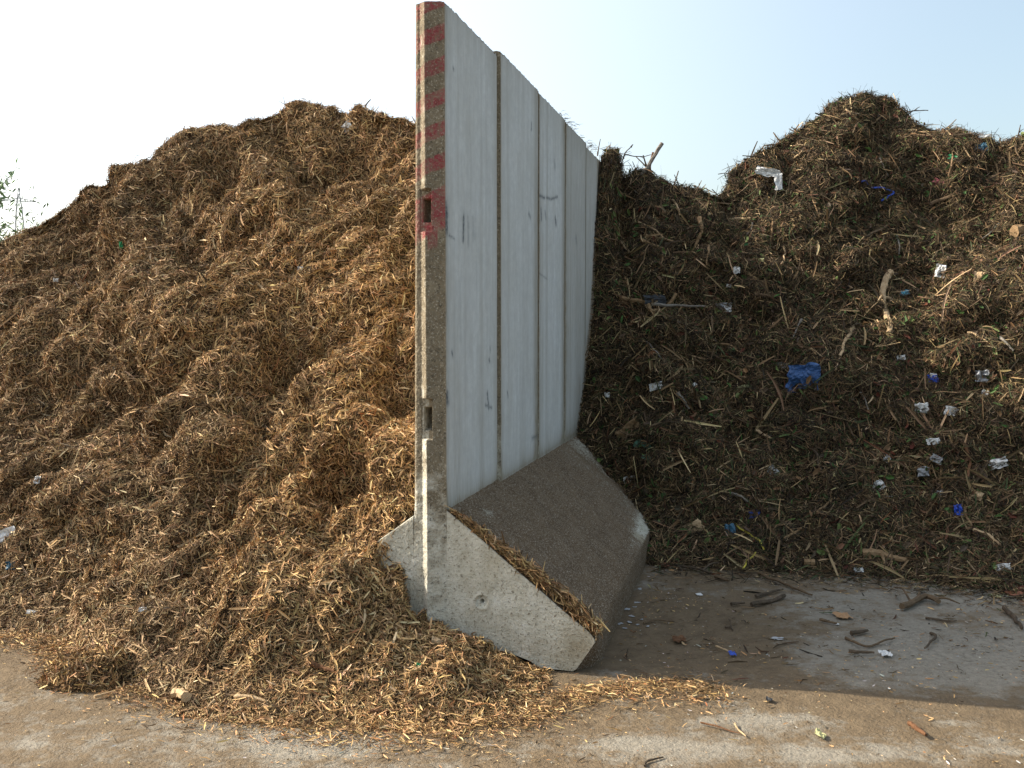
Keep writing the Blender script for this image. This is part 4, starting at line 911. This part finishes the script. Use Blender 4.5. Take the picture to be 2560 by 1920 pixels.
Z('rag', 'grey rag below the upper greyish white rag', 'rag', 2294, 1164, 2322, 1190, 'grey', .5)
Z('rag', 'grey strip of rag right above the grey rag', 'rag', 2328, 1138, 2358, 1158, 'grey', .3, ang=-.5)
Z('rag', 'white two-pointed rag on the lower face of the dark heap', 'rag', 2176, 1204, 2212, 1232, 'white', .6, ang=.5)
Z('paper_scrap', 'small white scrap under the two-pointed rag', 'scrap', 2214, 1240, 2233, 1257, 'white', .5)
Z('paper_scrap', 'white and blue scrap up left of the royal blue cap', 'scrap', 2338, 1231, 2362, 1245, 'white', .5)
Z('plastic_ball', 'royal blue plastic ball of film beside a green leaf', 'plastic scrap', 2383, 1262, 2404, 1290, 'royal', .7)
Z('leaf', 'green leaf touching the royal blue ball of film', 'leaf', 2358, 1268, 2384, 1282, 'green', .2)
Z('plastic_scrap', 'white curved plastic scrap over a brown stick at the right edge', 'plastic scrap', 2476, 1146, 2518, 1170, 'white', .6, ang=.3, n=11)
Z('wood_slab', 'yellow-brown bent wood chip right of the royal blue ball', 'wood piece', 2422, 1226, 2456, 1248, 'pale', .3, ang=-.5)
Z('paper_scrap', 'white and green scraps at the heap foot near the right edge', 'scrap', 2491, 1412, 2528, 1428, 'white', .5)
Z('paper_scrap', 'white crumpled scrap on the slab edge below the pale torn log', 'scrap', 2135, 1421, 2158, 1434, 'white', .5)
Z('paper_scrap', 'small bluish white scrap between two white rags', 'scrap', 2208, 1140, 2224, 1158, 'white', .4, ang=-.8)
Z('wood_slab', 'torn yellow wood slab near the foot of the dark heap, left of the carton', 'wood piece', 1704, 1304, 1762, 1338, 'pale', .25, ang=.45, n=11)
Z('wood_slab', 'frayed tan bark slab beside the wall just above the foot', 'wood piece', 1535, 1058, 1615, 1092, 'tan', .3, ang=.5, n=11)
Z('leaf', 'bright green leaf high in the shade beside the wall', 'leaf', 1560, 657, 1580, 669, 'green', .2)
Z('leaf', 'bright green leaf cluster under the pale curved blade', 'leaf', 1742, 988, 1770, 1002, 'green', .4)
Z('leaf', 'pale green curved blade in the shaded face', 'leaf', 1828, 962, 1886, 984, 'yleaf', .1, ang=.3)
Z('plastic_scrap', 'emerald green plastic bit in the upper shaded face', 'plastic scrap', 1861, 609, 1874, 617, 'emerald', .4)
Z('plastic_scrap', 'emerald green plastic bit on the upper right slope', 'plastic scrap', 2372, 388, 2394, 400, 'emerald', .3, ang=-.4)
Z('plastic_scrap', 'pink strip of film on the upper right slope', 'plastic scrap', 2332, 448, 2358, 466, 'pink', .2, ang=-.6)
Z('plastic_scrap', 'dull blue film just under the right crest', 'plastic scrap', 2438, 362, 2466, 382, 'teal', .4)
Z('plastic_scrap', 'white film on the right crest above the dull blue film', 'plastic scrap', 2444, 344, 2476, 352, 'white', .4, lift=.05)
Z('plastic_scrap', 'tiny white bit left of the card in the shade', 'plastic scrap', 1512, 984, 1526, 998, 'white', .5)
Z('paper_scrap', 'thin white sliver right of the small white card', 'scrap', 1728, 958, 1742, 968, 'white', .1, ang=.6)
Z('plastic_scrap', 'dark bluish film low in the shade left of the carton', 'plastic scrap', 1812, 1310, 1840, 1350, 'teal', .3)
# big blue-green leaves
for i_, (x0, y0, x1, y1, a) in enumerate([(1588, 1088, 1612, 1128, -1.1), (1608, 1095, 1626, 1130, 1.2), (1608, 1130, 1624, 1158, 1.4)]):
    Z('leaf', ['left leaf of the blue-green leaf cluster above the foot', 'right leaf of the blue-green leaf cluster above the foot', 'lowest leaf of the blue-green leaf cluster above the foot'][i_], 'leaf', x0, y0, x1, y1, 'bluegreen', .1, ang=a)
# scraps on the slab
Z('paper_scrap', 'white crumpled rag lying on the grey patch of the shaded slab', 'rag', 2200, 1623, 2226, 1650, 'white', .6)
Z('paper_scrap', 'blue and white crumb of paper on the shaded slab', 'scrap', 1822, 1630, 1840, 1643, 'royal', .6)
Z('paper_scrap', 'flat white smear of paper in the middle of the shaded slab', 'scrap', 1930, 1595, 1958, 1601, 'grey', .15, notch=.9)
Z('paper_scrap', 'small white scrap on the muddy slab below the dark heap', 'scrap', 1740, 1484, 1756, 1490, 'white', .2)
Z('paper_scrap', 'white crumb at the end of the brown twig on the slab', 'scrap', 2088, 1556, 2097, 1566, 'white', .5)
Z('orange_chip', 'orange-brown flat chip on the shaded slab', 'wood chip', 2087, 1536, 2128, 1549, 'orange', .25)
Z('leaf', 'pale green leaf on the slab near the right edge', 'leaf', 2478, 1484, 2502, 1497, 'yleaf', .15)
Z('leaf', 'red-brown leaf on the slab at the right edge', 'leaf', 2512, 1478, 2558, 1492, 'redleaf', .25)
Z('leaf', 'dark red leaf at the slab edge beside the concrete foot', 'leaf', 1644, 1406, 1676, 1424, 'redleaf', .25)
Z('leaf', 'yellow-green curled leaf on the sunny slab', 'leaf', 2037, 1830, 2066, 1854, 'yleaf', .6)
Z('mud_lump', 'flat brown bark lump on the muddy slab right of the foot', 'bark lump', 1680, 1594, 1714, 1609, 'red', .4)
Z('leaf', 'dark shrivelled leaf on the sunny slab just outside the shadow', 'leaf', 1914, 1744, 1932, 1762, 'black', .8)
for i_, (x, y, w_) in enumerate([(1567, 1524, 7), (1579, 1541, 4), (1592, 1507, 5), (1604, 1549, 3), (1549, 1560, 8), (1562, 1571, 4), (1594, 1562, 3), (1599, 1473, 5), (1540, 1549, 4), (1587, 1518, 3), (1620, 1566, 3), (1573, 1556, 5)]):
    Z('paper_scrap', 'tiny whitish flake on the slab in the corner behind the concrete foot', 'flake', x - w_, y - 2, x + w_, y + 2, 'grey', .2, notch=.8, ang=i_ * .9, n=7, group='whitish flakes beside the concrete foot')
# scraps on the light heap
Z('plastic_scrap', 'pale bluish plastic sliver near the top of the light brown heap', 'plastic scrap', 858, 304, 880, 330, 'white', .25, ang=-.9)
Z('wood_slab', 'white weathered plank end at the left edge of the light brown heap', 'wood piece', -4, 1322, 40, 1352, 'white', .15, ang=.5, notch=.1)
Z('paper_scrap', 'white strip low on the light brown heap near the left edge', 'strip', 68, 1527, 100, 1537, 'white', .2)
Z('paper_scrap', 'white chip standing in the left part of the light brown heap', 'scrap', 88, 1192, 102, 1212, 'white', .4)
Z('paper_scrap', 'small white bit on the upper left slope of the light brown heap', 'scrap', 134, 697, 146, 706, 'white', .4)
Z('plastic_scrap', 'emerald plastic bit on the upper left slope of the light brown heap', 'plastic scrap', 300, 602, 310, 620, 'emerald', .4)
Z('plastic_scrap', 'teal plastic bit at the left edge of the light brown heap', 'plastic scrap', 18, 1405, 40, 1425, 'teal', .4)
Z('plastic_scrap', 'bright green plastic bit in the shreds in front of the wall end', 'plastic scrap', 1040, 1660, 1052, 1674, 'emerald', .4)
Z('leaf', 'orange leaf in the upper middle of the light brown heap', 'leaf', 657, 578, 668, 594, 'orange', .3, ang=1.3)
Z('plastic_scrap', 'greyish film bit low in the light brown heap', 'plastic scrap', 348, 1520, 366, 1532, 'white', .4)
Z('plastic_scrap', 'pale blue film bit in the middle of the light brown heap', 'plastic scrap', 745, 668, 762, 678, 'grey', .4)
# printed marks of the carton
print('litter', round(time.time() - T0, 1))

# ------------------------------------------------------------------ background: tree, bushes, pylon
def leaf_cloud(P, size, cols, rg):
    n = len(P); d = unit(rg.normal(size=(n, 3)) + np.array([0, 0, .4])); s = unit(np.cross(d, rg.normal(size=(n, 3))))
    L = size * rg.uniform(.6, 1.4, n); c = np.array(cols)[rg.integers(0, len(cols), n)] * rg.uniform(.7, 1.3, n)[:, None]
    return fibre_mesh('', P, d, s, s, L, L * .3, s * 0, c, None, rings=3, taper=(.3, 1, .1))
M_LEAF = mat_fibre('foliage', .6)
rt = empty('young_willow', (-9.15, 17.0, 0)); tag(rt, 'thin feathery young tree at the left edge behind the light brown heap', 'tree')
V, F, LP = [], [], []
rgt = np.random.default_rng(5)
base = np.array([-9.15, 17.0, 0.0])
trunk = resample([base, base + [.1, 0, 1.5], base + [.05, .1, 2.8], base + [.2, .1, 3.6]], 10); tube(V, F, trunk, np.linspace(.05, .015, 10), 7, 1)
TW = []
for i in range(44):
    s0 = trunk[rgt.integers(3, 10)]; a = rgt.uniform(0, 2 * math.pi) if i > 9 else rgt.uniform(-.6, .6); l = rgt.uniform(.5, 1.0)
    dirv = np.array([math.cos(a) * .75, math.sin(a) * .6, rgt.uniform(.45, 1.0)]); e = s0 + dirv * l; m_ = s0 + dirv * l * .55 + np.array([0, 0, -.08]); pts = resample([s0, m_, e], 7)
    TW.append((pts, .010))
    for t_ in np.linspace(.15, 1, 26):
        q = pts[min(6, int(t_ * 6))] + rgt.normal(size=3) * .018; LP.append(q)
for p_, r_ in TW: tube(V, F, p_, np.linspace(r_, r_ * .3, 7), 5, 2)
py_mesh('trunk', [v - base for v in V], F, WOOD['grey'], rt)
v_, f_, c_ = leaf_cloud(np.array(LP), .12, [(.22, .32, .16), (.30, .40, .24), (.17, .26, .12)], rgt)
np_mesh('crown', v_ - base, f_, M_LEAF, rt, cols=c_)
def bush(label, c, rad, n, size, cols, seed):
    rg = np.random.default_rng(seed); root = empty('bush', tuple(c)); tag(root, label, 'bush'); V, F = [], []
    P = []
    for i in range(26):
        d = unit(rg.normal(size=(1, 3)))[0] * np.array([1, 1, .9]); d[2] = abs(d[2]); tip = d * rad * rg.uniform(.75, 1.1); tube(V, F, resample([np.zeros(3), tip * .5 + [0, 0, .1], tip], 5), np.linspace(.02, .004, 5), 5, i)
        k = n // 26; tt = rg.uniform(.35, 1.05, k)[:, None]; P.append(tip * tt + rg.normal(size=(k, 3)) * np.array(rad) * .13)
    py_mesh('stems', V, F, WOOD['brown'], root); v, f, cc = leaf_cloud(np.concatenate(P), size, cols, rg); np_mesh('foliage', v, f, M_LEAF, root, cols=cc)
GR = [(.10, .20, .04), (.14, .26, .06), (.07, .14, .035)]
bush('bright green bush at the left edge behind the heap', (-10.25, 20.0, 0), (1.0, 1.0, 4.3), 5200, .10, GR, 1)
bush('green bush right of the feathery tree, mostly behind the heap crest', (-9.95, 20.5, 0), (.55, .6, 4.1), 4600, .10, [(.09, .17, .05), (.12, .22, .07), (.06, .12, .04)], 2)
# lattice pylon far away
M_STEEL, nt_, b_ = new_mat('galvanised_steel', .6, .3); b_.inputs['Base Color'].default_value = (.22, .24, .26, 1)
PX, PY = ray(59, 520)[0] * 300, 300.0
py_root = empty('power_pylon', (PX, PY, 0), R(20)); tag(py_root, 'faint lattice electricity pylon in the distance at the left edge', 'pylon')
V, F = [], []
def half(z): return 2.9 - 2.1 * min(z, 34) / 34 if z < 34 else .8 * (1 - (z - 34) / 7)
zs_ = np.concatenate([np.linspace(0, 34, 15), [36.5, 39, 40.6]])
for sx_, sy_ in ((1, 1), (1, -1), (-1, 1), (-1, -1)):
    tube(V, F, [(sx_ * max(half(z), .02), sy_ * max(half(z), .02), z) for z in zs_], [.10] * len(zs_), 4, 1, rough=0)
for i in range(len(zs_) - 1):
    a, b = max(half(zs_[i]), .02), max(half(zs_[i + 1]), .02)
    for (p, q) in (((-1, 1), (1, 1)), ((1, 1), (1, -1)), ((1, -1), (-1, -1)), ((-1, -1), (-1, 1))):
        tube(V, F, [(p[0] * a, p[1] * a, zs_[i]), (q[0] * b, q[1] * b, zs_[i + 1])], [.055] * 2, 4, 1, rough=0)
        tube(V, F, [(q[0] * a, q[1] * a, zs_[i]), (p[0] * b, p[1] * b, zs_[i + 1])], [.055] * 2, 4, 1, rough=0)
py_mesh('tower', V, F, M_STEEL, py_root)
for zc_, hw in ((36.6, 4.6),):
    V, F = [], []
    for s_ in (-1, 1):
        for dz in (0, .9): tube(V, F, [(0, 0, zc_ + dz), (s_ * hw, 0, zc_ + .15 * dz)], [.12] * 2, 4, 1, rough=0)
        for j in range(5): x_ = s_ * hw * (j + .5) / 5.5; tube(V, F, [(x_, 0, zc_), (x_ + s_ * .4, 0, zc_ + .9 * (1 - abs(x_) / hw))], [.07] * 2, 4, 1, rough=0)
    py_mesh('crossarm', V, F, M_STEEL, py_root)
for x_ in (-4.3, -2.2, 2.2, 4.3):
    V, F = [], []; tube(V, F, [(x_, 0, 36.6), (x_, 0, 34.0)], [.07] * 2, 5, 1, rough=0); py_mesh('insulator', V, F, M_STEEL, py_root)
print('script done', round(time.time() - T0, 1), sum(len(o.data.polygons) for o in bpy.data.objects if o.type == 'MESH'))
